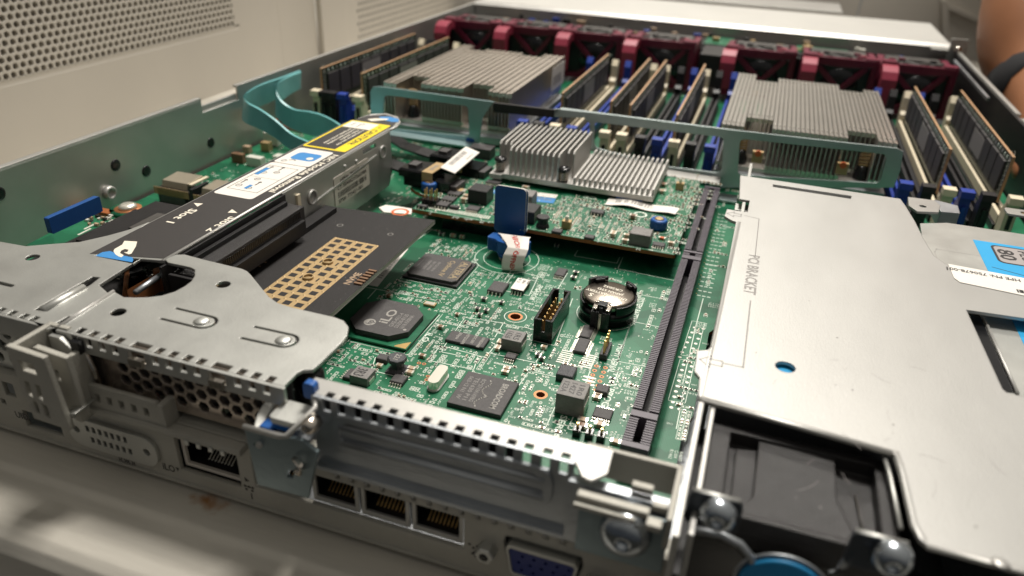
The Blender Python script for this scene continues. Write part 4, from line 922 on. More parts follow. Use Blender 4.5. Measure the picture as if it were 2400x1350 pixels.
# long wavy sticker, blue sticker
q = [G(1418, 480, ZM+.5), G(1427, 465, ZM+.5), G(1592, 494, ZM+.5), G(1582, 507, ZM+.5)]
b = MB(); n = 12; vs = []; 
for i in range(n+1):
    t = i/n; p = Vector((*q[0], 0)).lerp(Vector((*q[3], 0)), t); r = Vector((*q[1], 0)).lerp(Vector((*q[2], 0)), t); z = ZM+.6+1.0*math.sin(t*math.pi*1.6)**2; dy = 1.2*math.sin(t*3.1)
    vs += [(p.x, p.y+dy, z), (r.x, r.y+dy, z+.2)]
b.add(vs, [(2*i, 2*i+2, 2*i+3, 2*i+1) for i in range(n)], 'label_white', None, True)
for i in range(34):
    t = .12+i*.014; k = int(t*n); f = t*n-k; p = Vector(vs[2*k]).lerp(Vector(vs[2*k+2]), f); r = Vector(vs[2*k+1]).lerp(Vector(vs[2*k+3]), f)
    if rnd.random() < .7: c = p.lerp(r, .35); d = p.lerp(r, .8); b.add([c+Vector((0, 0, .05)), c+Vector((.3, 0, .05)), d+Vector((.3, 0, .05)), d+Vector((0, 0, .05))], [(0, 1, 2, 3)], 'print_grey')
b.build('barcode_strip', mz, 'long curled white barcode strip'); claim(min(p[0] for p in q), max(p[0] for p in q), min(p[1] for p in q), max(p[1] for p in q), 0)
q = [G(1148, 452, ZM+.05), G(1233, 470, ZM+.05), G(1297, 476, ZM+.05), G(1305, 462, ZM+.05), G(1235, 448, ZM+.05), G(1150, 443, ZM+.05)]
b = MB(); q1 = [G(1233, 471, ZM), G(1297, 477, ZM), G(1303, 466, ZM), G(1234, 458, ZM)]; b.prism(q1, ZM+.05, ZM+.12, 'label_blue'); q2 = [G(1234, 457, ZM), G(1303, 465, ZM), G(1308, 457, ZM), G(1236, 448, ZM)]; b.prism(q2, ZM+.05, ZM+.12, 'label_white')
q3 = [G(1146, 452, ZM), G(1162, 455, ZM), G(1162, 446, ZM), G(1152, 444, ZM)]; b.prism(q3, ZM+.05, ZM+.12, 'label_blue')
x, y = G(1246, 466, ZM); b.text('INSTALL', (x+9, y+2.4, ZM+.15), (-1, 0.06, 0), (0, -1, 0), 1.7, 'print_grey', 8); b.build('instruction_sticker', mz, 'small white and blue sticker behind the pull tab'); claim(*sorted([q1[0][0], q1[2][0]]), *sorted([q1[0][1]-1, q2[2][1]]))
def mchip(px, py, w, d, h, mt='chip_black', pins=None, n=4, name='chip', lab=None):
    x, y = G(px, py, ZM+h*.5); b = MB(); b.cham(x-w/2, x+w/2, y-d/2, y+d/2, ZM+.08, ZM+h, min(.25, h*.3), mt)
    if pins:
        for k in range(n):
            xx = x-w/2+w*(k+.5)/n
            for s in (-1, 1): b.box(xx-.2, xx+.2, *sorted((y+s*d/2, y+s*(d/2+1.4))), ZM+.05, ZM+.3, 'solder'); b.box(xx-.2, xx+.2, *sorted((y+s*d/2, y+s*(d/2+.5))), ZM+.3, ZM+h*.6, 'solder')
    b.build(name, mz, lab); claim(x-w/2-.4, x+w/2+.4, y-d/2-(1.6 if pins else .4), y+d/2+(1.6 if pins else .4), 0)
mchip(1037, 480, 6.2, 5.0, 1.7, pins=1, n=4, name='driver_chip'); mchip(1052, 467, 6.0, 5.0, 1.4, name='driver_chip', pins=1); mchip(1066, 454, 6, 5, 1.4, name='driver_chip', pins=1)
mchip(1127, 455, 9, 9, 6.5, 'black_plastic', name='inductor', lab='black cube inductor left of the pull tab'); mchip(1242, 500, 7, 10, 5.5, 'black_plastic', name='inductor', lab='black block inductor right of the pull tab'); mchip(1240, 468, 5, 8, 6.5, 'ferrite', name='inductor'); mchip(1502, 555, 8.5, 7.5, 5.2, 'ferrite', name='inductor', lab='grey cube inductor near the right screw')
mchip(1400, 498, 6, 4, 1.6, pins=1, n=4, name='flash_chip'); mchip(1110, 489, 5.6, 5, 1.2, name='regulator_chip', pins=1, n=8); mchip(1544, 574, 5, 3.6, 1.2, name='regulator_chip', pins=1, n=5); mchip(1306, 542, 4.2, 3.4, 1.2, name='regulator_chip'); mchip(1157, 428, 7, 4, 1.5, name='driver_chip', pins=1, n=8); mchip(1382, 556, 4, 3.4, 1.2, name='regulator_chip'); mchip(1065, 486, 4.0, 2.2, 1.5, name='transistor'); mchip(990, 484, 4.6, 2.2, 1.5, name='transistor', pins=1, n=2)
x, y = G(1272, 526, ZM+1); b = MB(); b.lathe([(3.0, ZM+.1), (2.6, ZM+1.2), (2.2, ZM+1.6), (2.4, ZM+3.4), (2.9, ZM+4.4), (2.7, ZM+4.7)], 'black_plastic', (x, y, 0), 10, 'z', False); b.build('power_inductor', mz); claim(x-3, x+3, y-3, y+3)
x, y = G(1328, 530, ZM+1); b = MB(); b.box(x-1.9, x+1.9, y-1.4, y+1.4, ZM+.1, ZM+3.6, 'gold_matt'); b.box(x-.7, x+.7, y-.6, y+.6, ZM+3.6, ZM+5.6, 'solder'); b.build('indicator_post', mz)
x, y = G(1593, 440, ZM+1); b = MB(); b.box(x-1.9, x+1.9, y-1.4, y+1.4, ZM+.1, ZM+3.6, 'gold_matt'); b.box(x-.7, x+.7, y-.6, y+.6, ZM+3.6, ZM+5.6, 'solder'); b.build('indicator_post', mz)
x, y = G(1010, 470, ZM+2); b = MB(); b.box(x-3.6, x+3.6, y-2.2, y+2.2, ZM+.1, ZM+3.0, 'black_gloss')
for i in range(3):
    for j in range(2): b.box(x-2.6+i*2.4, x-2.1+i*2.4, y-1.2+j*2, y-.7+j*2, ZM+3, ZM+7.4, 'gold')
b.build('pin_header', mz, 'small black block with gold pins under the blue screw'); claim(x-4, x+4, y-3, y+3)
for px, py, w, d, h, mt in ((1088, 470, 3.4, 2.4, 2.2, 'ceramic_tan'), (1094, 462, 3.4, 2.4, 2.2, 'ceramic_tan'), (1078, 446, 6, 3.6, 1.4, 'gold_matt'), (1203, 418, 4, 2.2, 2.0, 'ceramic_tan'), (1232, 440, 3.4, 2.0, 1.8, 'ceramic_tan'), (1484, 508, 3.4, 2.2, 2.0, 'ceramic_brown'), (1252, 496, 2.4, 3, 1.5, 'ceramic_tan'), (1260, 508, 2.4, 3, 1.5, 'ceramic_tan'), (1470, 552, 3, 1.8, 1.6, 'ceramic_tan'), (1466, 564, 3, 1.8, 1.6, 'ceramic_tan'), (1573, 570, 2.8, 1.8, 1.6, 'ceramic_tan'), (1556, 432, 3, 3, 1.6, 'ceramic_brown'), (1552, 448, 3, 3, 1.6, 'ceramic_tan'), (1438, 548, 2.4, 4, 1.8, 'ceramic_tan'), (1552, 556, 3.0, 1.4, 1.0, 'orange_part')):
    x, y = G(px, py, ZM+1); b = MB(); k = Matrix.Translation((0, 0, ZM)); bb = MB(); smd(bb, x, y, w, d, h, False, mt); bb.v = [v+Vector((0, 0, ZM)) for v in bb.v]; bb.build('capacitor', mz); claim(x-w/2, x+w/2, y-d/2, y+d/2, .3)
for px, py, r in ((1412, 468, 0), (1398, 470, 0), (1372, 462, 0)): pass
x, y = G(1501, 503, ZM); bz.ring(x, y, 2.6, .9, ZS2, 'silk', 30); claim(x-3.2, x+3.2, y-3, y+3)
word_z = ZS2
bz.text('CE', (G(1385, 466, ZM)[0]+2.5, G(1385, 466, ZM)[1]+3, ZS2), (-1, 0, 0), (0, -1, 0), 3.2, 'silk', 6.5)
# row of bare fingers by the edge
for k in range(30):
    x = x0m+4.5+k*1.02+0.4; bz.box(x-.27, x+.27, y0m+3.0, y0m+6.6, ZM+.01, ZM+.08, 'pad_white')
claim(x0m+4, x0m+36, y0m+2.4, y0m+7)
sm_main = small; small = []
ZK = ZM
scatter(bz, x0m+1, x1m-1, y0m+1, hy0-1, 3200, None, free, zoff=ZM, dense=2.0)
scatter(bz, hx1+1, x1m-1, hy0, y1m-4, 600, None, free, zoff=ZM, dense=2.0); scatter(bz, -150, hx0-2, 300, y1m-3, 60, None, free, zoff=ZM, dense=1.5)
texts(bz, x0m+1, x1m-1, y0m+1, hy0-2, 1500, free, ZS2)
texts(bz, hx1+1, x1m-1, hy0, y1m-2, 300, free, ZS2)
stitch(bz, x0m+1, x1m-1, y0m+.6, hy0-1, 900, free, ZS2, 'solder', .34); stitch(bz, hx1+1, x1m-1, hy0, y1m-1, 160, free, ZS2, 'solder', .34)
fill(bz, x0m+.5, x1m-1, y0m+.5, hy0-1, .8, ZS2, .4); fill(bz, hx1+.5, x1m-1, hy0, y1m-2, .7, ZS2, .4)
bz.build('board', mz, fix=False)
small.sort(key=cam_d)
for t in small[:100]:
    b = MB(); smd(b, *t); b.v = [v+Vector((0, 0, ZM)) for v in b.v]; b.build('surface_resistor', mz)
b = MB()
for t in small[100:]: smd(b, *t)
b.v = [v+Vector((0, 0, ZM)) for v in b.v]
# solder bumps that catch the light
for _ in range(260):
    x, y = rnd.uniform(x0m+1, x1m-1), rnd.uniform(y0m+1, hy0-1); r = rnd.uniform(.22, .5); b.lathe([(r, ZM+.05), (r*.8, ZM+r*.6), (r*.3, ZM+r*.9)], 'solder', (x, y, 0), 6)
b.build('surface_components', mz, kind='stuff')
b = MB(); b.box(x0m+12, x0m+44, y0m+6, y0m+10, .1, ZM-1.7, 'black_gloss'); b.build('board_connector', mz)
b = MB(); b.box(x1m-40, x1m-6, y1m-12, y1m-4, .1, ZM-1.7, 'black_gloss'); b.build('board_connector', mz)

# ================================================================== THUMB LATCH WITH WARNING STICKER
th = thing('thumb_latch', 'ribbed blue two-wing knob on the green board wearing a white sticker with red letters', 'knob', (tx, ty, 0))
b = MB(); b.lathe([(3.4, 0.1), (3.4, .8), (2.2, .9), (2.2, 4.6), (3.0, 4.7), (3.0, 5.2)], 'zinc', (tx, ty, 0), 24); b.build('stud', th)
b = MB()
def wing(sx):
    return [(0, -5.2), (3.5*1, -5.0), (6.4, -3.4), (9.4, -3.6), (10.4, -3.0), (10.6, 2.6), (9.6, 3.4), (6.0, 3.2), (3.6, 4.8), (0, 5.2)]
w1 = wing(1); poly = [(x, y) for x, y in w1]+[(-x, -y) for x, y in w1[1:-1]]
poly = w1[:-1]+[(0, 5.2)]+[(-x, y) for x, y in reversed(w1[1:-1])]
M = Matrix.Translation((tx+.6, ty+.2, 0)) @ Matrix.Rotation(math.radians(172), 4, 'Z') @ Matrix.Scale(.84, 4)
b.prism(poly, 3.4/.84, 8.9/.84, 'blue_knob', M=M)
b.lathe([(5.0, 3.4), (4.4, 1.6), (3.2, 1.4)], 'blue_knob', (tx+.6, ty+.2, 0), 24)
for k in range(9):
    for sg in (-1, 1): b.box(*sorted((sg*(9.6-k*.95), sg*(9.25-k*.95))), *((3.1, 3.75) if k < 5 else (3.9, 4.6)), 3.9/.84, 8.4/.84, 'blue_knob', M)
b.build('knob', th)
b = MB(); b.lathe([(3.2, 8.92), (3.0, 9.3), (1.0, 9.5)], 'solder', (tx+.6, ty+.2, 0), 24); b.build('screw_cap', th)
# sticker: back over the knob, then hanging down over its front and curling
L = [((1166, 546), (1243, 556), 265.5), ((1172, 549), (1240, 561), 264.1), ((1186, 569), (1239, 574), 258.3), ((1190, 578), (1238, 585), 254.6), ((1180, 597), (1232, 600), 252.6), ((1176, 615), (1226, 617), 251.8), ((1176, 630), (1225, 628), 251.7), ((1179, 641), (1232, 638), 252.4)]
fine = []
for i in range(len(L)-1):
    for k in range(5):
        t = k/5; a, c = L[i], L[i+1]; s_ = t
        fine.append(((a[0][0]+(c[0][0]-a[0][0])*s_, a[0][1]+(c[0][1]-a[0][1])*s_), (a[1][0]+(c[1][0]-a[1][0])*s_, a[1][1]+(c[1][1]-a[1][1])*s_), a[2]+(c[2]-a[2])*s_))
fine.append(L[-1])
P3 = []
for a, c, yy in fine:
    (xa_, za_), (xb_, zb_) = W(*a, yy), W(*c, yy); P3.append((Vector((xa_, yy, max(za_, .3))), Vector((xb_, yy, max(zb_, .3)))))
b = MB(); vs = [p for pr_ in P3 for p in pr_]; b.add(vs, [(2*i, 2*i+1, 2*i+3, 2*i+2) for i in range(len(P3)-1)], 'label_white', None, True)
vs2 = [p+Vector((0, .15, -.12)) for p in vs]; b.add(vs2, [(2*i, 2*i+1, 2*i+3, 2*i+2) for i in range(len(P3)-1)], 'label_white', None, True)
st = b.build('warning_sticker', th, 'white paper sticker with red German lettering', fix=False)
def onst(s, t):   # s along 0..1 from top, t across
    k = min(int(s*(len(P3)-1)), len(P3)-2); f = s*(len(P3)-1)-k
    a = P3[k][0].lerp(P3[k+1][0], f); c = P3[k][1].lerp(P3[k+1][1], f); return a.lerp(c, t)+Vector((0, -.10, .08))
vs, fs, w = glyphs('BITTE NICHT ÖFFNEN!')
def sty(x): return -.22+1.16*(x/w)
keep = [f for f in fs if all(sty(vs[i].x) > .02 for i in f)]
b = MB(); b.add([onst(min(.99, max(0, sty(p.x))), .40+p.y*.30) for p in vs], keep, 'print_red'); b.build('lettering', st, fix=False)

# ================================================================== BULKHEAD FRAME
bk = thing('cable_guard_frame', 'bent sheet steel frame with rounded window openings spanning the server in front of the heatsinks', 'metal frame', (-68, 372, 0))
def win(pts, y, r=3.2):   # rounded polygon through px corners on plane y
    p = [Vector(W(a, c, y)) for a, c in pts]; out = []; n = len(p)
    for i in range(n):
        a, c, d = p[i-1], p[i], p[(i+1) % n]; u = (a-c).normalized(); v = (d-c).normalized()
        for t in range(5): s = t/4; q0 = c+u*r*(1-s)**2+v*r*s**2; out.append(tuple(q0))
    return out
YB = 366.0
b = MB(); o = win([(868, 203), (1157, 240), (1150, 336), (1105, 336), (868, 315)], YB, 3)
l1 = [W(870, 320, YB), W(868, 214, YB), W(874, 204, YB), W(890, 203, YB), W(1157, 239, YB), W(1140, 262, YB), W(1130, 278, YB), W(1122, 336, YB), W(1100, 336, YB)]
b.prism(l1, YB, YB+1.1, 'teal_steel', 'xz', holes=[win([(900, 222), (1097, 248), (1100, 320), (897, 300)], YB, 2.6)])
b.box(W(915, 310, YB)[0], W(1110, 330, YB)[0], YB-8, YB-.02, 11.0, 12.0, 'teal_steel')
b.build('left_plate', bk)
YB2 = 374.0
b = MB(); q = [W(1157, 240, 370), W(1300, 257, 370), W(1298, 275, 370), W(1157, 262, 370)]; b.prism(q, 369.2, 371.0, 'black_plastic', 'xz'); b.build('foam_bridge', bk, 'black foam covered bridge')
b = MB()
l2 = [(1298, 255), (1420, 268), (1700, 303), (2104, 348), (2117, 356), (2110, 400), (2095, 440), (1690, 440), (1668, 410), (1520, 392), (1380, 352), (1382, 290), (1370, 276), (1298, 274)]
b.prism([W(*p, YB2) for p in l2], YB2, YB2+1.1, 'grey_steel', 'xz', holes=[win([(1392, 286), (1697, 322), (1690, 406), (1540, 388), (1392, 345)], YB2, 2.6), win([(1735, 325), (2080, 362), (2062, 430), (1728, 410)], YB2, 2.6)])
x0_, z0_ = W(1310, 256, YB2); x1_, _ = W(2104, 348, YB2)
b.box(x0_, x1_, YB2+1.12, YB2+4.5, z0_-1.0, z0_-.1, 'grey_steel'); b.box(W(1540, 385, 366)[0], W(1690, 408, 366)[0], 364, YB2-.1, 9.2, 9.9, 'zinc_pale')
b.box(W(1672, 430, YB2)[0], W(1735, 430, YB2)[0], YB2-10, YB2-.03, .5, 1.6, 'grey_steel')
b.build('right_plate', bk)

# ================================================================== PROCESSOR HEATSINKS
def heatsink(name, lab, X0, X1, spec, FM='fin_metal'):
    t = thing(name, lab, 'heatsink', ((X0+X1)/2, 450, 0), 'processor heatsinks')
    b = MB(); b.box(X0+2, X1-2, 392, 500, 8.6, 11.0, 'aluminium'); b.build('base_plate', t)
    b = MB(); n = 37; pt = (X1-X0)/n
    for i in range(n):
        x = X0+i*pt; u = (i+.5)/n
        for lo, hi, ya, yb in spec:
            if lo <= u < hi: break
        zt = 34.0-(.38 if X0 < -100 and i % 2 else 0)
        b.box(x, x+.32, ya, yb, 11.0, zt-.3, FM); gp_ = .5 if X0 < -100 else .4; (za, zc_) = (zt-.05, zt) if X0 < -100 else (zt, zt-.4); b.add([(x, ya, za), (x+pt-gp_, ya, zc_), (x+pt-gp_, yb, zc_), (x, yb, za)], [(0, 1, 2, 3)], FM)
        b.box(x+.32, x+pt-.45, ya, ya+.4, 12.5, 14.2, 'fin_metal'); b.box(x+.32, x+pt-.45, ya+.0, ya+.35, zt-2.4, zt-.3, 'fin_metal')
        for yy in (ya+5, yb-9): b.box(x+.6, x+pt-.9, yy, yy+1.4, zt+.02, zt+.5, FM)
    b.build('fins', t, fix=False)
    for fx in (.14, .86):
        for yy in (399, 494):
            x = X0+(X1-X0)*fx; b = MB(); b.lathe([(3.6, 2), (3.6, 14), (2.6, 16), (2.6, 17.5)], 'black_gloss', (x, yy, 0), 20); o = b.build('mount_screw', t)
            b = MB(); b.tube([(x+2.3*math.cos(k*.6), yy+2.3*math.sin(k*.6), 17.6+k*.16) for k in range(60)], .45, 'gold_matt', 6); b.build('spring', o)
    return t
sp1 = [(0, .10, 383, 505), (.10, .27, 405, 492), (.27, .62, 390, 486+12), (.62, .80, 404, 492), (.80, 1.01, 391, 502)]
sp2 = [(0, .13, 385, 510), (.13, .30, 404, 494), (.30, .74, 388, 506), (.74, .90, 402, 492), (.90, 1.01, 389, 500)]
h1 = heatsink('processor_heatsink', 'wide grey-brown finned heatsink on the left beside two tall memory modules', -205, -130, sp1)
b = MB(); b.box(-129.95, -129.8, 470, 500, 17, 32, 'label_white')
for k in range(12): b.box(-129.78, -129.76, 474+k*1.6, 474.8+k*1.6, 20, 26, 'print_grey')
b.build('side_label', h1)
h2 = heatsink('processor_heatsink', 'bright silver finned heatsink on the right with a warm glint on its fins', -16, 67, sp2, 'fin_silver')
for px, py in ((1777, 358), (1976, 385)):
    x, z = W(px, py, 384); b = MB(); b.box(x-2.6, x+2.6, 383, 386, z-5, z+.6, 'gold_matt'); b.cyl(x, z, 382, 383, 1.6, 'orange_part', 12, 'y'); b.build('retaining_clip', h2)
b = MB(); b.box(-205, -129, 388, 500, 4.5, 8.5, 'zinc_dark'); b.build('socket_frame', h1); b = MB(); b.box(-16, 67, 388, 500, 4.5, 8.5, 'zinc_dark'); b.build('socket_frame', h2)

# ================================================================== MEMORY
def kid(name, b, par, lab=None): return b.build(name, par, lab)
def slot(x, colr, near=True, far=True, yn=388.0):
    b = MB(); b.box(x-3.4, x+3.4, yn+9, 540, 0.05, 3.6, 'black_plastic'); b.box(x-2.6, x-.9, yn+9, 540, 4.0, 8.6, colr); b.box(x+.9, x+2.6, yn+9, 540, 4.0, 8.6, colr)
    o = b.build('memory_socket', mb)
    if near:
        b = MB(); b.prism([(yn+.5, 0.1), (yn+9, 0.1), (yn+9, 12.6), (yn+6, 16.5), (yn+2.0, 16.9), (yn+1.2, 10)], x-2.4, x+2.4, colr, 'yz'); b.prism([(yn-.6, 17), (yn+5.4, 17), (yn+5.0, 20.4), (yn, 20.2)], x-2.9, x+2.9, colr, 'yz'); b.box(x-.8, x+.8, yn-.1, yn+1.3, 5, 13, 'black_plastic' if colr == 'cream' else colr); b.build('latch', o)
    b = MB(); b.prism([(541, .1), (548, .1), (550, 14), (552, 24), (548, 26), (545, 22), (544.5, 14), (541, 12)], x-2.2, x+2.2, colr, 'yz'); b.build('latch', o)
def latch_x(px, py, z=18): return G(px, py, z)[0]
slots = []
for px, py, c in ((705, 240, 'black_plastic'), (745, 212, 'cream'), (775, 220, 'black_plastic'), (803, 222, 'blue_latch'), (838, 228, 'cream')):
    slot(latch_x(px, py, 19.5), c, yn=393)
for px, py, c in ((1238, 275, 'blue_latch'), (1275, 280, 'black_plastic'), (1312, 285, 'cream'), (1350, 290, 'blue_latch'), (1427, 300, 'cream'), (1466, 305, 'cream'), (1508, 312, 'black_plastic'), (1547, 318, 'blue_latch'), (1586, 322, 'cream'), (1625, 325, 'black_plastic'), (1670, 330, 'blue_latch')):
    slot(latch_x(px, py, 19.5), c, yn=388)
for px, py, c in ((2110, 390, 'blue_latch'), (2160, 398, 'black_plastic'), (2205, 402, 'cream'), (2245, 408, 'blue_latch'), (2290, 412, 'black_plastic'), (2350, 420, 'cream')):
    slot(latch_x(px, py, 19.5), c, yn=372)
def dimm(name, lab, x, y0=402.0, y1=535.0, side=1, z0=6.0, z1=32.0, edge='board_edge_tan'):
    t = thing(name, lab, 'memory module', (x, (y0+y1)/2, z0), 'upright memory modules')
    b = MB(); b.box(x-.55, x+.55, y0, y1, z0, z1-.5, 'dimm_green'); b.box(x-.6, x+.6, y0, y1, z1-.5, z1, edge); b.box(x-.6, x+.6, y0-.25, y0, z0+3, z1, edge)
    for s in (-1, 1):
        for k in range(26): b.box(*sorted((x+s*.55, x+s*.75)), y0+2+k*5, y0+3.4+k*5, z1-3.0, z1-1.6, 'silk' if k % 3 else 'solder')
        for k in range(30): b.box(*sorted((x+s*.55, x+s*.7)), y0+1.2+(k % 3)*1.1, y0+1.8+(k % 3)*1.1, z0+4+k*.8, z0+4.4+k*.8, 'pad_white')
    b.build('circuit_board', t)
    n = 9; w = (y1-y0-8)/n
    for s in (-1, 1):
        for k in range(n):
            if k == 4 and False: continue
            yy = y0+5+k*w; c = MB(); c.box(*sorted((x+s*.56, x+s*1.7)), yy+.8, yy+w-.9, z0+7, z1-4.2, 'chip_black'); c.build('memory_chip', t)
    b = MB(); b.box(*sorted((x+side*1.72, x+side*1.82)), y0+48, y0+74, z0+9, z1-6, 'print_grey'); b.build('paper_label', t)
    return t
dimm('memory_module', 'memory module nearest the left wall of the server', -258); dimm('memory_module', 'memory module between the left wall and the left heatsink, right of its twin', -230)
dimm('memory_module', 'lone memory module just right of the left heatsink', -107.5, 414); dimm('memory_module', 'left one of the close pair of memory modules in the centre', -78, 409); dimm('memory_module', 'right one of the close pair of memory modules in the centre', -66.5, 406); dimm('memory_module', 'memory module just left of the right heatsink', -40, 398)
dimm('memory_module', 'memory module nearest the right heatsink, on its right', 91.5, 398, side=-1); dimm('memory_module', 'rightmost memory module, close to the right wall of the server', 118.5, 398, 538, side=-1)

# ================================================================== FANS
fans = [(-256, -207, 'leftmost of the seven red fans, in the corner by the left wall'), (-205, -158, 'second red fan from the left wall'), (-155, -108, 'third red fan from the left wall'), (-103, -53, 'red fan just left of the empty gap in the row'), (-31, 19, 'red fan just right of the empty gap in the row'), (24, 74, 'second red fan from the right wall'), (76, 124, 'rightmost red fan, against the right wall')]
for X0, X1, lab in fans:
    YF = 586.0; t = thing('fan_module', lab, 'fan', ((X0+X1)/2, YF+25, 0), 'row of red fans across the server'); w = X1-X0; zt = 35.0; xc = (X0+X1)/2
    b = MB()
    b.box(X0, X0+4.2, YF, YF+46, 1, zt-2, 'fan_red'); b.box(X1-4.2, X1, YF, YF+46, 1, zt-2, 'fan_red')
    sag = [(X0+w*i/10, zt-3.4-1.8*math.sin(math.pi*i/10)) for i in range(11)]; b.prism(sag+[(X1, zt-.6), (X1-2, zt+.6), (X0+2, zt+.6), (X0, zt-.6)], YF-.6, YF+2.4, 'fan_red', 'xz')
    b.box(X0+4.3, X1-4.3, YF+44, YF+46, 1, zt-2, 'fan_red'); b.box(X0+4.3, X1-4.3, YF, YF+2, 1, 4.5, 'fan_red')
    b.box(X0, X0+9, YF+.2, YF+9, zt-1.9, zt+1.6, 'fan_red'); b.box(X1-9, X1, YF+.2, YF+9, zt-1.9, zt+1.6, 'fan_red')
    b.build('frame', t)
    b = MB()
    for p, q in (((X0+9, zt-5), (xc+3, 13)), ((X1-7, zt-5), (xc+3, 13)), ((xc+3, 13), (X0+11, 2)), ((xc+3, 13), (X1-7, 2))):
        d = (Vector(q)-Vector(p)).normalized(); n_ = Vector((-d.y, d.x))*1.6; P_, Q_ = Vector(p), Vector(q)
        b.prism([tuple(P_+n_), tuple(P_-n_), tuple(Q_-n_), tuple(Q_+n_)], YF+.4, YF+2.6, 'fan_red', 'xz')
    b.build('cross_brace', t)
    b = MB(); b.box(X0+4.3, X1-4.3, YF+4, YF+40, 1, zt-6, 'black_plastic'); b.lathe([(13, YF+3.9), (12.4, YF+3.2), (4, YF+2.9)], 'black_gloss', (xc+2, 0, 15), 28, 'y'); b.build('housing', t)
    b = MB(); b.cham(X0+5, X1-5, YF+4, YF+46, zt-6, zt-1.6, 1.4, 'fan_grey')
    for k in range(5): b.box(X0+8+k*(w-16)/5, X0+8+(k+.55)*(w-16)/5, YF+8, YF+34, zt-1.58, zt-1.2, 'black_plastic'); b.lathe([(9, zt-1.6), (8.4, zt-.2), (3, zt)], 'fan_grey', (xc, YF+18, 0), 24)
    for dx, dy in ((-14, 12), (13, 14), (-9, 26), (12, 27), (-16, 22), (16, 20)): b.box(xc+dx-2.2, xc+dx+2.2, YF+dy-1.6, YF+dy+1.6, zt-1.6, zt+.2, rnd.choice(('fan_red', 'black_plastic', 'fan_grey', 'fan_handle')))
    b.build('top_cover', t)
    b = MB(); xh = X0-2.0 if X0 > -250 else X0-1
    b.prism([(YF-20, 10), (YF-20, 28), (YF-17.5, 33), (YF-12, 35.5), (YF-6, 35.6), (YF-.7, 33.5), (YF-.7, 29), (YF-8, 30), (YF-13, 27), (YF-14.5, 10)], xh+1, xh+11, 'fan_handle', 'yz'); b.build('handle', t)
b = MB(); b.box(-50, -33, 600, 640, 2, 26, 'black_plastic'); b.box(-260, 130, 634, 684, 2, 24, 'black_plastic'); b.build('partition', ch)
b = MB(); b.box(-262, 128, 641, 681, 24.1, 25.6, 'black_board'); b.box(-52, -30, 645, 680, 25.62, 26.4, 'pcb_green'); b.box(20, 60, 650, 676, 25.62, 26.4, 'pcb_green')
for _ in range(60): x, y = rnd.uniform(-255, 122), rnd.uniform(643, 678); b.box(x, x+rnd.uniform(2, 8), y, y+rnd.uniform(2, 5), 25.6, 25.6+rnd.uniform(.5, 5), rnd.choice(('gold_matt', 'black_plastic', 'ceramic_tan', 'pad_white', 'black_plastic', 'blue_latch')))
b.build('power_backplane', thing('drive_backplane', 'green board with small parts glimpsed behind the row of red fans', 'circuit board', (-67, 660, 24)))
# ================================================================== RISER CAGE
ZR = 34.0
XF = -160.6
rc = thing('riser_cage', 'galvanised riser cage with a black printed label strip along its top and round cut-out', 'metal cage', (-150, 200, 0))
def R3(x, y): return (x/3.0, 450+y/3.0)     # enlarged crop -> photo pixels
# right plate
op = [R3(*p) for p in ((500, 900), (800, 700), (870, 740), (950, 742), (1040, 740), (1140, 728), (1230, 700), (1300, 662), (1345, 628), (1370, 590), (1370, 545), (1335, 528), (1180, 495), (1160, 470), (1240, 440), (1300, 440), (1430, 475), (1700, 540), (1735, 556), (1765, 585), (1850, 690), (1890, 738), (1950, 780), (2050, 812), (2350, 880), (2415, 905), (2450, 950), (2440, 1010), (2400, 1060), (2285, 1170), (2250, 1205), (2200, 1248), (2130, 1252), (2085, 1275), (2062, 1300), (2040, 1322))]
pl = GG(op, ZR)
yf = pl[0][1]
nst = [(640, 930), (725, 955), (815, 980), (900, 1005), (1180, 1075), (1270, 1103), (1365, 1133), (1455, 1160), (1745, 1225), (1840, 1255), (1940, 1283)]
# follow the fold edge back with small square notches and two wide ones
def gx(px, py): return G(*R3(px, py), ZR)[0]
yfold = 116.2; pl[-1] = (pl[-1][0], yfold); pl[0] = (pl[0][0], yfold)
notch = sorted([(gx(px, py)-.95, gx(px, py)+1.05) for px, py in nst]+[(gx(985, 1035), gx(1100, 1065)), (gx(1540, 1180), gx(1660, 1210))], key=lambda t: -t[0])
fold = []
for a, c in notch: fold += [(c, yfold), (c, yfold+2.3), (a, yfold+2.3), (a, yfold)]
def slotU(cx, cy, ex, ey, w, s, d=.85):
    # U shaped slit: two arms joined round the far end; d = slit width
    ax = Vector((ex-cx, ey-cy)).normalized(); n = Vector((-ax.y, ax.x)); C_ = Vector((cx, cy)); E_ = Vector((ex, ey))
    def arc(r, rev=False):
        k = [E_+ax*(r*math.sin(math.radians(t)))+n*(r*math.cos(math.radians(t))) for t in range(0, 181, 20)]
        return list(reversed(k)) if rev else k
    r0, r1 = w/2-d, w/2
    return [tuple(p) for p in [C_+n*r1]+arc(r1)+[C_-n*r1, C_-n*r0]+arc(r0, True)+[C_+n*r0]]
def gp(px, py): return G(*R3(px, py), ZR)
u1a, u1b = gp(1180, 852), gp(1440, 915); u2a, u2b = gp(1740, 985), gp(2010, 1045)
hA, hB = gp(1570, 650), gp(832, 845)
b = MB()
b.prism(pl+fold, ZR-.9, ZR, 'zinc', 'xy', holes=[circ(*hA, 2.0, 20), circ(*hB, 2.0, 20), slotU(*u1a, *u1b, 6.6, 0), slotU(*u2a, *u2b, 6.6, 0)])
for c in (gp(1420, 908), gp(1995, 1042)): b.lathe([(2.2, ZR), (1.7, ZR+.45), (.8, ZR+.7), (.1, ZR+.75)], 'zinc', (*c, 0), 20)
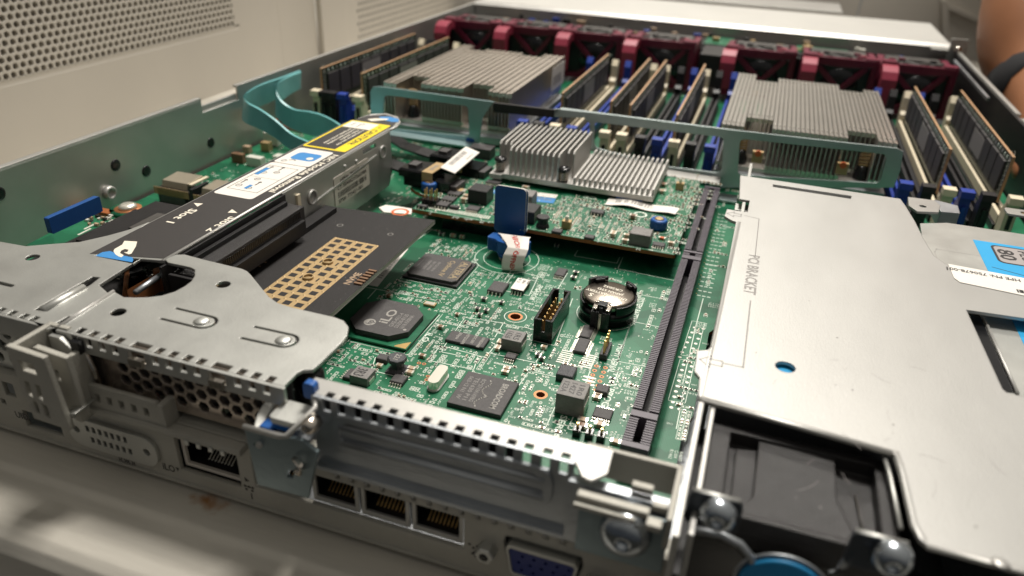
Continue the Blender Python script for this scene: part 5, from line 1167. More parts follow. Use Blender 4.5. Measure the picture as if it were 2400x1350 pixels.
# folded front strip under the plate, with matching openings
xl, xr = pl[0][0], pl[-1][0]
fh = [rect(a, c, ZR-3.0, ZR-.2) for a, c in notch if c-a < 3]+[rrect(a, c, ZR-3.6, ZR-.5, .5, 2) for a, c in notch if c-a > 3]
b.prism([(xl-1, 28.9), (xr+.6, 28.9), (xr+.6, ZR-.05), (xl-1, ZR-.05)], 115.2, 116.15, 'zinc', 'xz', holes=fh)
b.tube([(xl, yfold+.1, ZR+.1), (*gp(800, 700), ZR+.1)], .55, 'zinc_pale', 8)
for a, c in notch:
    if c-a > 3: b.prism([(a+.4, 29.6), (c-.4, 29.6), (c-.4, 31.8), (a+.4, 31.8)], 114.2, 115.6, 'chrome', 'xz')
b.build('top_plate', rc)
# left plate
lp = [(-20, 572), (60, 577), (120, 572), (187, 567), (253, 552), (300, 539), (350, 520), (287, 562), (222, 600), (312, 618), (333, 603), (232, 668), (258, 692), (167, 741), (158, 742), (102, 772), (115, 782)]
q = GG(lp, ZR); q[-1] = (q[-1][0], yfold); q = [(-262, q[0][1]-1)]+q[1:]
slh = GG([R3(*p) for p in ((240, 828), (540, 655), (650, 595), (705, 600), (640, 650), (330, 840))], ZR)
nl = []
for px, py in ((180, 925), (110, 905), (30, 880)): x = G(*R3(px, py), ZR)[0]; nl += [(x+.95, yfold), (x+.95, yfold+2.2), (x-.9, yfold+2.2), (x-.9, yfold)]
x_ = nl[-1][0]-3
while x_ > -258: nl += [(x_+.95, yfold), (x_+.95, yfold+2.2), (x_-.9, yfold+2.2), (x_-.9, yfold)]; x_ -= 3.4
b = MB(); b.prism(q+nl+[(-262, yfold)], ZR-.9, ZR, 'zinc', 'xy', holes=[slh, circ(*G(*R3(228, 460), ZR), 2.0, 20), rrect(G(5, 665, ZR)[0]-9, G(5, 665, ZR)[0]+4, G(5, 664, ZR)[1]-.8, G(5, 664, ZR)[1]+.6, .6, 2)])
b.prism([(-262, 28.0), (q[-1][0], 28.0), (q[-1][0], ZR-.05), (-262, ZR-.05)], 115.2, 116.15, 'zinc', 'xz')
a0, a1 = G(*R3(300, 830), ZR), G(*R3(590, 672), ZR); b.tube([(*a0, ZR-.2), (*a1, ZR-.2)], 1.35, 'zinc', 12)
for px, py in ((120, 915), (60, 895)): pass
x = q[-1][0]; b.prism([(x-1, 33.0), (x+2.5, 33), (x+5.6, 30.6), (x+7.6, 26.5), (x+7.6, 24), (x+5.4, 24), (x+4.2, 27.4), (x-1, 28)], 113.6, 114.9, 'zinc', 'xz')
b.build('side_plate', rc)
# recess under the seam and big opening: added black sheet darkening the fold notches, and a small board seen through
b = MB(); hole_c = G(350, 660, 26)
b.box(-230, -161.2, 121, hole_c[1]+60, 15, 16, 'black_board'); b.box(xl-8, xr, 119.2, 119.6, 20, 32.5, 'black_plastic'); b.lathe([(4.2, 16), (4.2, 20), (3.0, 21)], 'black_gloss', (*G(312, 643, 19), 0), 20)
for k in range(16): x, y = G(330+rnd.uniform(-60, 40), 640+rnd.uniform(-20, 25), 16.1); b.box(x, x+1.3, y, y+.5, 16.02, 16.1, 'print_white')
b.text('F', (G(350, 612, 16)[0]+1, G(350, 612, 16)[1], 16.1), (1, 0, 0), (0, 1, 0), 2.4, 'print_white')
b.build('riser_board', rc, 'black circuit board visible through the cut-out')
b = MB(); p0, p1 = G(300, 690, 27), G(372, 648, 27); b.add([(*p0, 22), (*p1, 22), (*p1, 28.5), (*p0, 28.5)], [(0, 1, 2, 3)], 'copper'); p0, p1 = G(318, 690, 28), G(383, 645, 28); b.tube([(*p0, 28.6), (*p1, 28.6)], .9, 'zinc_dark', 8)
p0, p1 = G(290, 697, 20), G(300, 640, 20); b.tube([(*p0, 19), (*p1, 21)], .8, 'copper', 6); p1 = G(370, 632, 27); b.cyl(*p1, 20, 27, 1.6, 'copper', 12); b.build('edge_strip', rc)
b = MB(); xh = G(388, 640, ZR)[0]; b.box(xh-.2, xh+8, G(388, 640, ZR)[1]+1.0, G(388, 640, ZR)[1]+2.0, 18, 33, 'black_plastic'); b.build('inner_wall', rc)
# flange with printed strip
XF = -160.6
strip = GG([(222, 600), (287, 562), (372, 515), (400, 503), (447, 478), (515, 440), (560, 415), (610, 386), (670, 352), (740, 315), (808, 287)], ZR)
xl_, = (sum(p[0] for p in strip[3:])/len(strip[3:]),)
tip = GG([(840, 277), (868, 268), (905, 266), (930, 273), (937, 285), (928, 296), (912, 303)], ZR)
poly = [(XF, G(383, 610, ZR)[1]), (XF, G(912, 303, ZR)[1])]+list(reversed(tip[:-1]))+[(xl_, tip[0][1]-10), (xl_, G(222, 600, ZR)[1])]
b = MB(); b.prism(poly, ZR-1.0, ZR-.1, 'zinc', 'xy'); b.tube([(XF-.4, poly[0][1], ZR-.35), (XF-.4, poly[1][1], ZR-.35)], .62, 'zinc_pale', 10)
b.tube([(p[0], p[1], ZR-.5) for p in [poly[1]]+list(reversed(tip[:-1]))], .6, 'zinc_pale', 8)
b.build('top_flange', rc)
b = MB(); zl = ZR+.02
lab = [(XF-1.1, poly[0][1]+1), (XF-1.1, poly[1][1]-1)]+[(p[0]-1.0 if k < 3 else p[0], p[1]-1.4) for k, p in enumerate(reversed(tip[:-1]))]+[(xl_+.5, tip[0][1]-10), (xl_+.5, G(222, 600, ZR)[1]+.5)]
hb = G(313, 617, ZR)
b.prism(lab, ZR-.1, zl, 'label_black', 'xy')
def Lp(px, py): return G(px, py, ZR)
def poly3(pts, z, m): b.add([(*Lp(*p), z) for p in pts], [tuple(range(len(pts)))], m)
z1 = zl+.04; z2 = zl+.08; z3 = zl+.12
# blue sleeve and white hand
blue = [R3(*p) for p in ((670, 450), (720, 424), (775, 416), (810, 430), (835, 455), (870, 448), (930, 460), (938, 478), (930, 495))]
poly3(blue, z1, 'label_blue')
hand = [R3(*p) for p in ((875, 345), (965, 350), (955, 385), (925, 435), (905, 440), (870, 425), (895, 425), (905, 408), (880, 402), (855, 412), (843, 430), (870, 446), (855, 460), (835, 455), (812, 440), (798, 418), (806, 402), (860, 372))]
b.prism([Lp(*p) for p in hand], z2-.02, z2, 'print_white')
def tt(s, px, py, h, w, m='print_white', z=z1, u=UY, v=UX): x, y = Lp(px, py); b.text(s, (x, y, z), u, v, h, m, w)
tt('Slot 1', 449, 489, 3.0, 12.5); tt('Slot 2', 541, 507, 3.0, 13)
poly3([R3(1362, 78), R3(1428, 82), R3(1388, 104)], z1, 'print_white'); poly3([R3(1600, 146), R3(1670, 148), R3(1632, 122)], z1, 'print_white')
# instruction panels
wp = [(512, 447), (648, 378), (692, 392), (700, 398), (560, 466)]
xa = XF-5.4
ya_, yb_ = Lp(560, 466)[1], Lp(660, 397)[1]
yc_, yd_ = yb_+1, Lp(742, 372)[1]+8
ya_ = Lp(545, 460)[1]; yb_ = ya_+37; yd_ = yb_+20
b.prism(rrect(xl_+1.6, xa, ya_, yb_-.25, 1.5), z1-.03, z1, 'label_white'); b.prism(rrect(xl_+1.6, xa, yb_+.25, yd_, 1.5), z1-.03, z1, 'label_white')
b.line(rect(xl_+3.4, xa-2, ya_+6, yb_-4), .25, z2, 'print_black', True); b.line([(xl_+3.4, ya_+20), (xa-2, ya_+20)], .2, z2, 'print_grey')
for (dx, dy, s) in ((4.0, 10, '1'), (9, 9, '2'), (4.4, 25, '1'), (8.8, 27, '2'), (6.4, 18, '2')):
    x, y = xl_+1.6+dx, ya_+dy; b.ring(x, y, 1.1, .3, z2, 'print_black', 16); b.text(s, (x-.6, y+.5, z2), UY, UX, 1.1, 'print_black')
for (dx, dy) in ((3.2, 14), (9.4, 14), (3.6, 30), (8.2, 31)):
    x, y = xl_+1.6+dx, ya_+dy; b.line([(x, y-1.6), (x, y+1.4)], .5, z2, 'print_black'); b.add([(x-.9, y+1.2, z2), (x+.9, y+1.2, z2), (x, y+2.4, z2)], [(0, 1, 2)], 'print_black')
b.box(xl_+3.6, xl_+5.4, ya_+22, ya_+30, z2, z2+.02, 'label_blue'); b.box(xl_+9, xl_+10.4, ya_+8, ya_+12, z2, z2+.02, 'label_blue')
b.prism(rrect(xl_+5, xa-2.0, yb_+6, yb_+15, 2.2), z2-.02, z2, 'label_blue'); b.ring(xl_+8, yb_+4.2, 1.2, .4, z3, 'print_black', 20, 10, 190); b.disc(xa-5, yb_+9, 1.5, z3, 'print_white', 16); b.ring(xl_+5, yb_+3, 1.0, .3, z3, 'print_black', 16)
b.text('NIC Module Removal', (XF-4.5, yd_-2, z1), UY, UX, 2.7, 'print_white', 46)
# caution label
cx0, cx1, cy0, cy1 = xl_+1.0, XF-1.8, yd_+2.5, yd_+45
b.prism(rrect(cx0, cx1, cy0, cy1, .8), z1-.03, z1, 'label_yellow'); b.prism(rect(cx0+1.0, cx1-5.6, cy0+1.4, cy1-11), z2-.02, z2, 'print_black'); b.prism(rect(cx0+1.0, cx1-5.6, cy1-10.8, cy1-1.2), z2-.02, z2, 'label_white')
b.text('CAUTION:', (cx1-4.4, cy1-9, z2), UY, UX, 2.9, 'print_black', 24)
b.line([(cx1-3.6, cy1-3.0), (cx1-3.6, cy1-6.2), (cx1-1.8, cy1-6.2)], .35, z2, 'print_black')
for i, s in enumerate(('If removed, be sure riser', 'is fully seated in', 'connector before installing', 'the system access cover')): b.text(s, (cx1-8.4-i*2.1, cy1-12.2, z3), UY, UX, 1.25, 'print_white', 24 if i != 1 else 17)
b.line([(cx0+4, cy1-8), (cx0+4, cy1-3)], .35, z3, 'print_black'); b.line([(cx0+7.5, cy1-9), (cx0+7.5, cy1-5)], .35, z3, 'print_black'); b.ring(cx0+8, cy1-4, 1, .3, z3, 'print_black', 16)
# blue finger patch at the tip
tc_ = Lp(893, 278); b.prism([(XF-9.4, tip[3][1]-1.8), (XF-3.2, tip[3][1]-3.6), (XF-1.5, tip[3][1]-8), (XF-4.0, tip[3][1]-9.4), (XF-11, tip[3][1]-8), (XF-13.6, tip[3][1]-4.2)], z1-.02, z1, 'label_blue'); b.prism([(tc_[0]-5.2, tc_[1]-4.0), (tc_[0]-2.0, tc_[1]-6), (tc_[0]+3.6, tc_[1]-1.0), (tc_[0]+3.6, tc_[1]+1.4), (tc_[0]-2.4, tc_[1]-1.0)], z2-.02, z2, 'print_white')
b.build('printed_strip', rc, 'black label strip with slot numbers, instructions and yellow caution panel')
# vertical face of the cage right of the strip
b = MB(); y0_, z0_ = XP(738, 480, XF+.4); ya2, _ = XP(725, 440, XF+.4); yb2, zb2 = XP(925, 415, XF+.4)
yA, yB = 217.0, 303.0
hl_ = [circ(*XP(731, 462, XF+.5), 2.3, 20), circ(*XP(896, 356, XF+.5), 2.3, 20), [XP(*p, XF+.5) for p in ((850, 352), (881, 335), (882, 345), (851, 362))]]
b.prism([(yA, 22), (yA, ZR-.5), (yB, ZR-.5), (yB+1, 14), (yB-3, 7.5), (yA+18, 7.5), (yA+4, 12)], XF-.6, XF+.5, 'zinc', 'yz', holes=hl_)
b.prism([(yA+20, 22.0), (yB-14, 25.4), (yB-14, 26.4), (yA+20, 23.0)], XF+.52, XF+.9, 'zinc', 'yz')
for c in (hl_[0], hl_[1]):
    yy = sum(p[0] for p in c)/len(c); zz = sum(p[1] for p in c)/len(c); b.lathe([(3.2, XF+.5), (3.0, XF+1.3), (2.3, XF+1.3), (2.2, XF-3)], 'zinc_pale', (0, yy, zz), 24, 'x')
for px, py in ((808, 390), (835, 378)): y, z = XP(px, py, XF+.5); b.lathe([(.9, XF+.5), (.6, XF+1.1), (.1, XF+1.2)], 'zinc_pale', (0, y, z), 12, 'x')
b.build('side_face', rc)
# sticker on that face
q = [XP(*p, XF+.7) for p in ((778, 420), (862, 370), (868, 435), (790, 478))]
yl, yr = (q[0][0]+q[3][0])/2, (q[1][0]+q[2][0])/2; zt_, zb_ = (q[0][1]+q[1][1])/2, (q[2][1]+q[3][1])/2
b = MB(); b.prism(rrect(yl, yr, zb_, zt_, 1.0), XF+.55, XF+.8, 'label_dirty', 'yz'); xs = XF+.84; H = zt_-zb_; Wd = yr-yl
b.text('HPE#: 750685-001', (xs, yl+Wd*.16, zt_-H*.26), (0, 1, 0), (0, 0, 1), H*.13, 'print_black', Wd*.72); b.text('CT: EEA0A21F26559BA', (xs, yl+Wd*.08, zt_-H*.48), (0, 1, 0), (0, 0, 1), H*.13, 'print_black', Wd*.84); b.text('SPS#: 775421-001', (xs, yl+Wd*.08, zb_+H*.05), (0, 1, 0), (0, 0, 1), H*.13, 'print_black', Wd*.70)
t = .08
while t < .9:
    w = rnd.choice((.006, .012, .02)); b.box(xs-.02, xs, yl+Wd*t, yl+Wd*(t+w), zb_+H*.24, zb_+H*.44, 'print_black'); t += w+rnd.choice((.008, .016))
b.build('part_number_sticker', rc, 'pale sticker with bar code on the side of the cage')
# riser connectors hanging below the strip
b = MB(); b.box(XF+.9, XF+8.5, 158, 218, 22, 29.5, 'black_moulded'); b.box(XF+1.5, XF+3.0, 160, 216, 29.6, 31.2, 'black_plastic'); b.box(XF+.2, XF+1.0, 154, 218, 9, 33.0, 'black_plastic')
b.box(XF+8.6, XF+10, 160, 216, 20, 25, 'black_plastic')
for k in range(54): b.box(XF+8.52, XF+8.7, 160.5+k*1.02, 161.1+k*1.02, 26, 28.6, 'black_gloss')
b.build('slot_connector', rc, 'long black connector below the label strip')
b = MB(); x, y = G(690, 452, 29); b.box(x-3, x+3, y-2, y+5, 20, 30, 'cream'); b.box(x-1, x+4, y-4, y-1.9, 24, 30, 'cream'); b.build('power_plug', rc)
b = MB(); b.box(xl_-24, xl_-.6, 168, 205, 20, 27, 'black_plastic'); b.box(xl_-13, xl_-1, 180, 194, 27.02, 28.5, 'fan_grey'); b.box(xl_-14, xl_-7, 160, 184, 27.02, 28, 'black_plastic'); b.build('slot_connector', rc, 'black connector left of the label strip')

# ================================================================== BLACK ADAPTER CARD
ZC = 17.0
cd_ = thing('adapter_card', 'matt black adapter card with a gold window grid and small gold lettering', 'expansion card', (-135, 205, ZC-1.6))
xr_ = (G(935, 590, ZC)[0]+G(1015, 515, ZC)[0]+G(780, 740, ZC)[0])/3; yt_ = G(1015, 515, ZC)[1]
b = MB(); b.prism([(XF+1.2, 120), (xr_, 120), (xr_, yt_), (XF-1.5, yt_-5), (XF-1.5, 219), (XF+1.2, 219)], ZC-1.6, ZC, 'black_board', 'xy', side='cast_metal'); zc = ZC+.04
q = GG([(770, 555), (880, 572), (725, 728), (617, 695)], ZC)
gx0 = (q[0][0]+q[3][0])/2; gx1 = (q[1][0]+q[2][0])/2; gy1 = (q[0][1]+q[1][1])/2; gy0 = gy1-62
pw = (gx1-gx0)/4.25; ph_ = pw*.95; m_0 = pw*.125
b.prism(rrect(gx0, gx1, gy0, gy1, .8), zc-.03, zc, 'gold_matt')
skip = {(1, 4), (2, 4), (1, 7), (2, 7)}
for j in range(12):
    for i in range(4):
        x, y = gx0+m_0+(i+.5)*pw, gy1-m_0-(j+.5)*ph_
        if (i, j) in skip and i == 1: b.box(x-pw*.32, x-pw*.18, y-ph_*.28, y+ph_*.28, zc+.01, zc+.03, 'black_board'); continue
        if (i, j) in skip: b.box(x+pw*.1, x+pw*.24, y-ph_*.28, y+ph_*.28, zc+.01, zc+.03, 'black_board'); continue
        b.box(x-pw*.29, x+pw*.29, y-ph_*.29, y+ph_*.29, zc+.01, zc+.03, 'black_board')
    for i in range(5): b.lathe([(.5, zc), (.4, zc+.15), (.1, zc+.16)], 'gold_matt', (gx0+m_0+i*pw, gy1-m_0-j*ph_, 0), 10)
for jj in (4, 7): x, y = gx0+m_0+1.85*pw, gy1-m_0-(jj+.5)*ph_; b.lathe([(1.5, zc), (1.9, zc+.05), (1.9, zc+.9), (1.5, zc+.9), (1.45, zc+.1)], 'gold_matt', (x, y, 0), 24)
x, y = G(818, 668, ZC); b.text('NVME', (x, y, zc), (0, 1, 0), (-1, 0, 0), 2.4, 'ceramic_tan', 9)
x, y = G(855, 660, ZC)
for k in range(6): b.box(xr_-3.2, xr_-.2, y-3+k*2.0, y-2.0+k*2.0, zc-.02, zc+.5, 'ceramic_brown')
for px, py, r in ((797, 528, 1.1), (915, 549, 1.0)): x, y = G(px, py, ZC); b.ring(x, y, r, .3, zc, 'print_grey', 20)
for px, py in ((620, 615), (606, 624)): x, y = G(px, py, ZC); b.box(x-.8, x+.8, y-.4, y+.4, zc, zc+.1, 'ceramic_tan')
for _ in range(140):
    x, y = rnd.uniform(XF+1.5, xr_-1), rnd.uniform(170, yt_-1)
    if not (gx0-1 < x < gx1+1 and y < gy1+1): b.disc(x, y, rnd.uniform(.07, .16), zc-.02, 'print_grey', 6)
for k in range(46): b.box(XF+4.6, XF+6.2, 202+k*.9, 202.45+k*.9, zc-.02, zc, 'print_grey')
b.build('card_board', cd_, fix=False)
b = MB(); b.box(XF+1.4, XF+6.6, 205, 243, ZC-3, ZC+2.2, 'black_plastic'); b.build('edge_connector', cd_)
# perforated bright bracket of the card, seen under the top plate
b = MB(); YB_ = 117.6; hx = []
for k in range(14):
    for r in range(4):
        x = -141.5+k*3.4; z = 29.2-r*3.94-(1.97 if k % 2 else 0)
        if z > 17.6: hx.append([(x+1.72*math.cos(math.radians(60*i)), z+1.72*math.sin(math.radians(60*i))) for i in range(6)])
b.prism([(-152.0, 15.6), (-94.6, 15.6), (-94.6, 33.0), (-152.0, 33.0)], YB_, YB_+1.0, 'bracket_nickel', 'xz', holes=hx)
b.tube([(-152, 117, 33), (-150.6, 115.6, 29), (-149.2, 115.4, 24), (-148.4, 115.8, 17)], [.5, .8, .8, .5], 'chrome', 8)
b.prism([(-152.4, 15.6), (-151.0, 15.6), (-149.6, 33), (-152.4, 33)], 113.5, 117.5, 'black_gloss', 'xz')
b.build('perforated_bracket', cd_, 'shiny bracket punched with hexagonal holes')
b = MB()
for px, py, c in ((437, 885, 'orange_part'), (420, 900, 'orange_part'), (452, 888, 'orange_part'), (330, 850, 'label_white'), (480, 910, 'zinc_pale'), (390, 862, 'label_white')): x, z = W(px, py, 121); b.lathe([(1.6, 121), (1.6, 122.6)], c, (x, 0, z), 14, 'y')
b.box(-150, -95, 128, 129, 12, 33, 'black_plastic'); b.build('components_behind', cd_)

# lower perforated bracket of slot 1 at far left
s1b = thing('slot_bracket', 'plain card bracket with honeycomb holes at the far left of the rear edge', 'bracket', (-220, 117, 14))
b = MB(); hx = []
for r in range(4):
    for k in range(12): x = -232+k*5.4+(2.7 if r % 2 else 0); z = 30-r*4.2; hx.append([(x+1.9*math.cos(math.radians(60*i+30)), z+1.9*math.sin(math.radians(60*i+30))) for i in range(6)])
b.prism([(-240, 14), (-164, 14), (-164, 33), (-240, 33)], 117.6, 118.6, 'zinc', 'xz', holes=[h for h in hx if max(p[0] for p in h) < -165 and min(p[1] for p in h) > 14.5]); b.build('bracket_plate', s1b)
b = MB()
YS = 152.0
b.build('x', s1b) if False else None

# ------------------------------------------------ items in the left bay
lb = thing('storage_boot_module', 'small board with a tall blue plastic grip and white contact pads by the left wall', 'circuit board', (-215, 190, 8))
zb1 = 14.0
q = [G(*p, zb1) for p in ((60, 575), (118, 545), (205, 500), (272, 522), (175, 575), (120, 590))]
b = MB(); b.prism(q, zb1-1.5, zb1, 'pcb_green', 'xy', side='board_edge_tan')
for k in range(4):
    for j in range(2):
        c = Vector(G(212+j*40-k*14, 530-j*0+k*13-j*8, zb1)); d = Vector(G(252, 512, zb1))-Vector(G(212, 532, zb1)); d.normalize(); n = Vector((-d.y, d.x)); L_ = 3.2
        b.add([(*(c-d*L_-n*.45), zb1+.05), (*(c+d*L_-n*.45), zb1+.05), (*(c+d*L_+n*.45), zb1+.05), (*(c-d*L_+n*.45), zb1+.05)], [(0, 1, 2, 3)], 'pad_white')
for _ in range(26): x, y = G(rnd.uniform(150, 262), rnd.uniform(505, 535), zb1); b.box(x, x+rnd.uniform(.6, 2), y, y+rnd.uniform(.6, 1.4), zb1, zb1+rnd.uniform(.3, 1.2), rnd.choice(('pad_white', 'black_plastic', 'ceramic_tan', 'solder')))
b.build('circuit_board', lb)
xg = -226.0; y0g, z0g = XP(118, 548, xg); y1g, z1g = XP(238, 500, xg); _, z2g = XP(115, 508, xg)
b = MB(); b.prism(rrect(y0g, y1g, z0g, z2g, .5, 2), xg-1.1, xg+1.1, 'blue_tab', 'yz'); b.build('blue_grip', lb, 'blue plastic grip')
# standoff tab
b = MB(); x, y = G(300, 488, 6); b.lathe([(7.5, 4.4), (7.5, 6)], 'pcb_green', (x, y, 0), 28); b.lathe([(5.6, 6.02), (5.6, 6.1)], 'copper', (x, y, 0), 28); b.lathe([(3.9, 6.1), (3.6, 7.4), (2.2, 8.2), (.5, 8.3)], 'solder', (x, y, 0), 28); b.box(x-14, x-3, y-8, y-4, 4.4, 6, 'board_edge'); b.build('mounting_tab', mb)
for i, (px, py) in enumerate(((418, 432), (512, 452))):
    x, y = G(px, py, 9); b = MB(); b.box(x-9, x+9, y-4, y+5, .1, 7.5, 'black_moulded'); b.box(x-7, x+7, y-5.1, y-5.0, 1, 8, 'fan_grey'); b.box(x+10.2, x+12, y-5, y+6, .1, 10, 'black_plastic')
    for k in range(18): b.box(x-9.4+k*1.08, x-8.9+k*1.08, y-5.5, y-5.05, 5, 8.6, 'gold_matt')
    o = b.build('cable_socket', mb)
    b = MB(); b.prism([(y-2.4, 7.6), (y-1.4, 10.6), (y+9, 11.2), (y+10, 9), (y+9.4, 9), (y+8.4, 10.5), (y-1, 9.9), (y-1.9, 7.6)], x-7.5, x+6.5, 'gold_pale', 'yz'); b.box(x+6.6, x+8.4, y-1, y+11, 9.6, 10.4, 'cream'); b.build('metal_clip', o)
for px, py, w, d, h, m in ((560, 372, 7, 3, 5, 'ceramic_brown'), (600, 380, 9, 4, 5, 'pad_white'), (640, 330, 9, 5, 7, 'pad_white'), (625, 345, 5, 4, 5, 'gold_matt'), (655, 372, 5, 5, 4, 'pad_white'), (580, 350, 4, 3, 4, 'ceramic_tan'), (450, 490-20, 30, 2, 3, 'pad_white')):
    x, y = G(px, py, 2); b = MB(); b.box(x-w/2, x+w/2, y-d/2, y+d/2, .1, h, m); b.build('connector_block', mb)
b = MB(); x, y = G(680, 296, 9); b.tube([(x-9, y, 6), (x-3, y-1, 9), (x+3, y-1, 9), (x+8, y+1, 7)], 2.1, 'pink_wire', 10); b.build('wire', mb, 'pink wire'); b = MB(); b.tube([(x-7, y+3, 10), (x-2, y+2, 12), (x+4, y+2, 12), (x+7, y+3, 10)], 1.7, 'yellow_wire', 10); b.build('wire', mb, 'yellow wire')
b = MB(); x, y = G(653, 286, 14); b.box(x-3, x+3, y-2, y+2, 12, 15, 'orange_part'); b.build('plug', mb, 'orange plug')

# ================================================================== FLAT CABLES
def ribbon(name, lab, prs, xs=None):
    pts = []
    for (a, c, yy) in prs:
        (xa_, za_), (xb_, zb_) = W(*a, yy), W(*c, yy); pts.append((Vector((xa_, yy, za_)), Vector((xb_, yy, zb_))))
    # Catmull-Rom
    out = []; n = len(pts)
    for i in range(n-1):
        p0, p1, p2, p3 = pts[max(i-1, 0)], pts[i], pts[i+1], pts[min(i+2, n-1)]
        for k in range(8):
            t = k/8; q = []
            for e_ in (0, 1):
                a, b_, c, d = p0[e_], p1[e_], p2[e_], p3[e_]; q.append(.5*((2*b_)+(c-a)*t+(2*a-5*b_+4*c-d)*t*t+(3*b_-a-3*c+d)*t**3))
            out.append(q)
    out.append(list(pts[-1])); b = MB(); R_n = 14; vs = []
    for a, c in out:
        for k in range(R_n*2+1):
            t = k/(R_n*2); p = a.lerp(c, t); vs.append(p+Vector((.3, -.55, .05))*(1 if k % 2 else 0))
    m = R_n*2+1; b.add(vs, [(i*m+k, i*m+k+1, (i+1)*m+k+1, (i+1)*m+k) for i in range(len(out)-1) for k in range(m-1)], 'teal_cable', None, False)
    vs = [v+Vector((.2, .7, -.2)) for v in vs]; b.add(vs, [(i*m+k, i*m+k+1, (i+1)*m+k+1, (i+1)*m+k) for i in range(len(out)-1) for k in range(m-1)], 'teal_cable', None, False)
    b.build(name, None, lab, 'cable', 'teal ribbon cables', fix=False)
ribbon('flat_cable', 'teal ribbon cable with the lower, nearer loop by the left server wall', [((702, 164), (702, 206), 389.5), ((660, 180), (660, 226), 371), ((630, 190), (630, 240), 358.5), ((600, 202), (598, 254), 345.5), ((572, 222), (570, 270), 328), ((578, 238), (572, 286), 312), ((610, 256), (606, 302), 308), ((644, 280), (642, 322), 306), ((688, 316), (680, 350), 304), ((752, 342), (744, 380), 298)])
ribbon('flat_cable', 'teal ribbon cable with the upper, farther loop running under the yellow caution label', [((704, 168), (702, 208), 385), ((668, 182), (668, 228), 367), ((648, 200), (646, 256), 352), ((654, 230), (652, 282), 346), ((686, 254), (684, 302), 345), ((724, 260), (722, 316), 344), ((758, 270), (760, 324), 343), ((796, 292), (800, 334), 340), ((830, 326), (836, 352), 334)])

# ================================================================== BLANK COVER OF THE THIRD SLOT
cv = thing('slot_cover', 'pale steel blanking cover with a notched fold and two embossed ribs along the rear edge', 'cover plate', (-50, 118, 14))
yc = 116.4
xL, xR = -86.0, -22.0
nt_ = [(x-.95, x+.95) for x in [W(px, py, yc)[0] for px, py in ((770, 940), (804, 950), (842, 960), (880, 972), (918, 984), (955, 994), (996, 1006), (1034, 1018), (1074, 1030), (1116, 1040), (1156, 1052), (1196, 1064), (1236, 1076), (1280, 1088), (1322, 1100))]]
fold = [(xR, yc)]
for a, c in sorted(nt_, key=lambda t: -t[0]): fold += [(c, yc), (c, yc+1.7), (a, yc+1.7), (a, yc)]
far = GG([(740, 884), (800, 898), (1440, 1050)], ZR)
b = MB(); b.prism([far[0], far[1], (far[2][0], far[1][1]+.3), (far[2][0]+.3, 115.2), (-17.6, 112.0), (-19.6, 112.6)]+fold+[(xL+2, yc), (xL-1.5, yc+1.5)], ZR-.9, ZR, 'zinc_pale', 'xy')
b.prism([(xL+2, 13.6), (xR, 13.6), (xR, ZR-.05), (xL+2, ZR-.05)], yc-.9, yc-.02, 'zinc_dark', 'xz', holes=[rect(a, c, ZR-3.6, ZR-.2) for a, c in nt_])
for zc0 in (29.0, 24.2, ):
    b.tube([(xL+9, yc-.9, zc0-1.5), (xR-6, yc-.9, zc0-1.5)], 1.0, 'zinc_dark', 10)
b.prism(rrect(xL+7, xR-4, 20.2, 30.8, 3.6), yc-1.5, yc-.92, 'zinc_dark', 'xz', holes=[rrect(xL+9, xR-6, 22.0, 29.0, 3.0)])
b.box(xL+2, xR, yc-2.4, yc-.95, 13.4, 14.6, 'zinc_dark')
b.build('cover_plate', cv)
b = MB(); b.box(xL+2, xR-14, 119.0, 119.4, 10, 32.9, 'black_plastic'); b.build('dark_backing', cv)  # added black sheet, darkens what shows through the fold notches
# latch bracket between second and third slot
lt = thing('bracket_latch', 'curved steel latch bracket with blue plastic lever between the second and third slots', 'latch', (-92, 112, 5))
b = MB(); q = [W(*p, 108.6) for p in ((572, 1008), (692, 1032), (742, 1058), (722, 1170), (700, 1172), (612, 1148), (596, 1150))]
b.prism([W(*p, 108.6) for p in ((573, 1006), (706, 1032), (744, 1062), (722, 1168), (604, 1136))], 108.6, 109.6, 'steel_blue', 'xz', holes=[circ(*W(600, 1043, 108.6), .75, 12), [W(*p, 108.6) for p in ((676, 1100), (692, 1104), (686, 1122), (672, 1118))]])
b.lathe([(.9, 108.5), (.7, 107.9)], 'zinc_pale', (W(610, 1043, 108)[0]-.6, 0, W(600, 1043, 108)[1]), 12, 'y')
x_, z_ = W(695, 1088, 107.6); b.tube([(x_-1.0, 108.4, z_+.9), (x_+1.2, 107.2, z_+.2), (x_+.4, 107.6, z_-2.6), (x_-1.0, 108.4, z_-3.0)], .75, 'chrome', 8)
b.build('face_plate', lt)
b = MB()
loop = [(*W(604, 1004, 110), 110), (*W(612, 972, 113), 113), (*W(628, 945, 116), 116), (*W(652, 925, 119), 119), (*W(676, 905, 121), 121)]
vs = []; fs = []
for x, z, y in loop: vs += [(x-.9, y-.3, z), (x+1.2, y+.2, z-.5), (x+1.2, y+.8, z-1.2), (x-.9, y+.4, z-.8)]
for i in range(len(loop)-1):
    for k in range(4): j = (k+1) % 4; fs.append((i*4+k, i*4+j, i*4+4+j, i*4+4+k))
b.add(vs, fs, 'zinc')
p = [(*W(572, 1000, 109), 109), (*W(655, 1022, 107.6), 107.6), (*W(672, 1022, 107.4), 107.4), (*W(740, 955, 114), 114), (*W(738, 935, 116), 116)]
b.tube([(x, y, z) for x, z, y in p], .7, 'zinc_pale', 8)
b.box(W(640, 960, 114)[0], W(735, 960, 114)[0], 111, 122, 24, 24.8, 'zinc_dark')
x_, z_ = W(680, 965, 114); b.prism(rrect(x_-3.2, x_+4.2, 110, 117, 1.2), z_-1.0, z_+.6, 'zinc', 'xy')
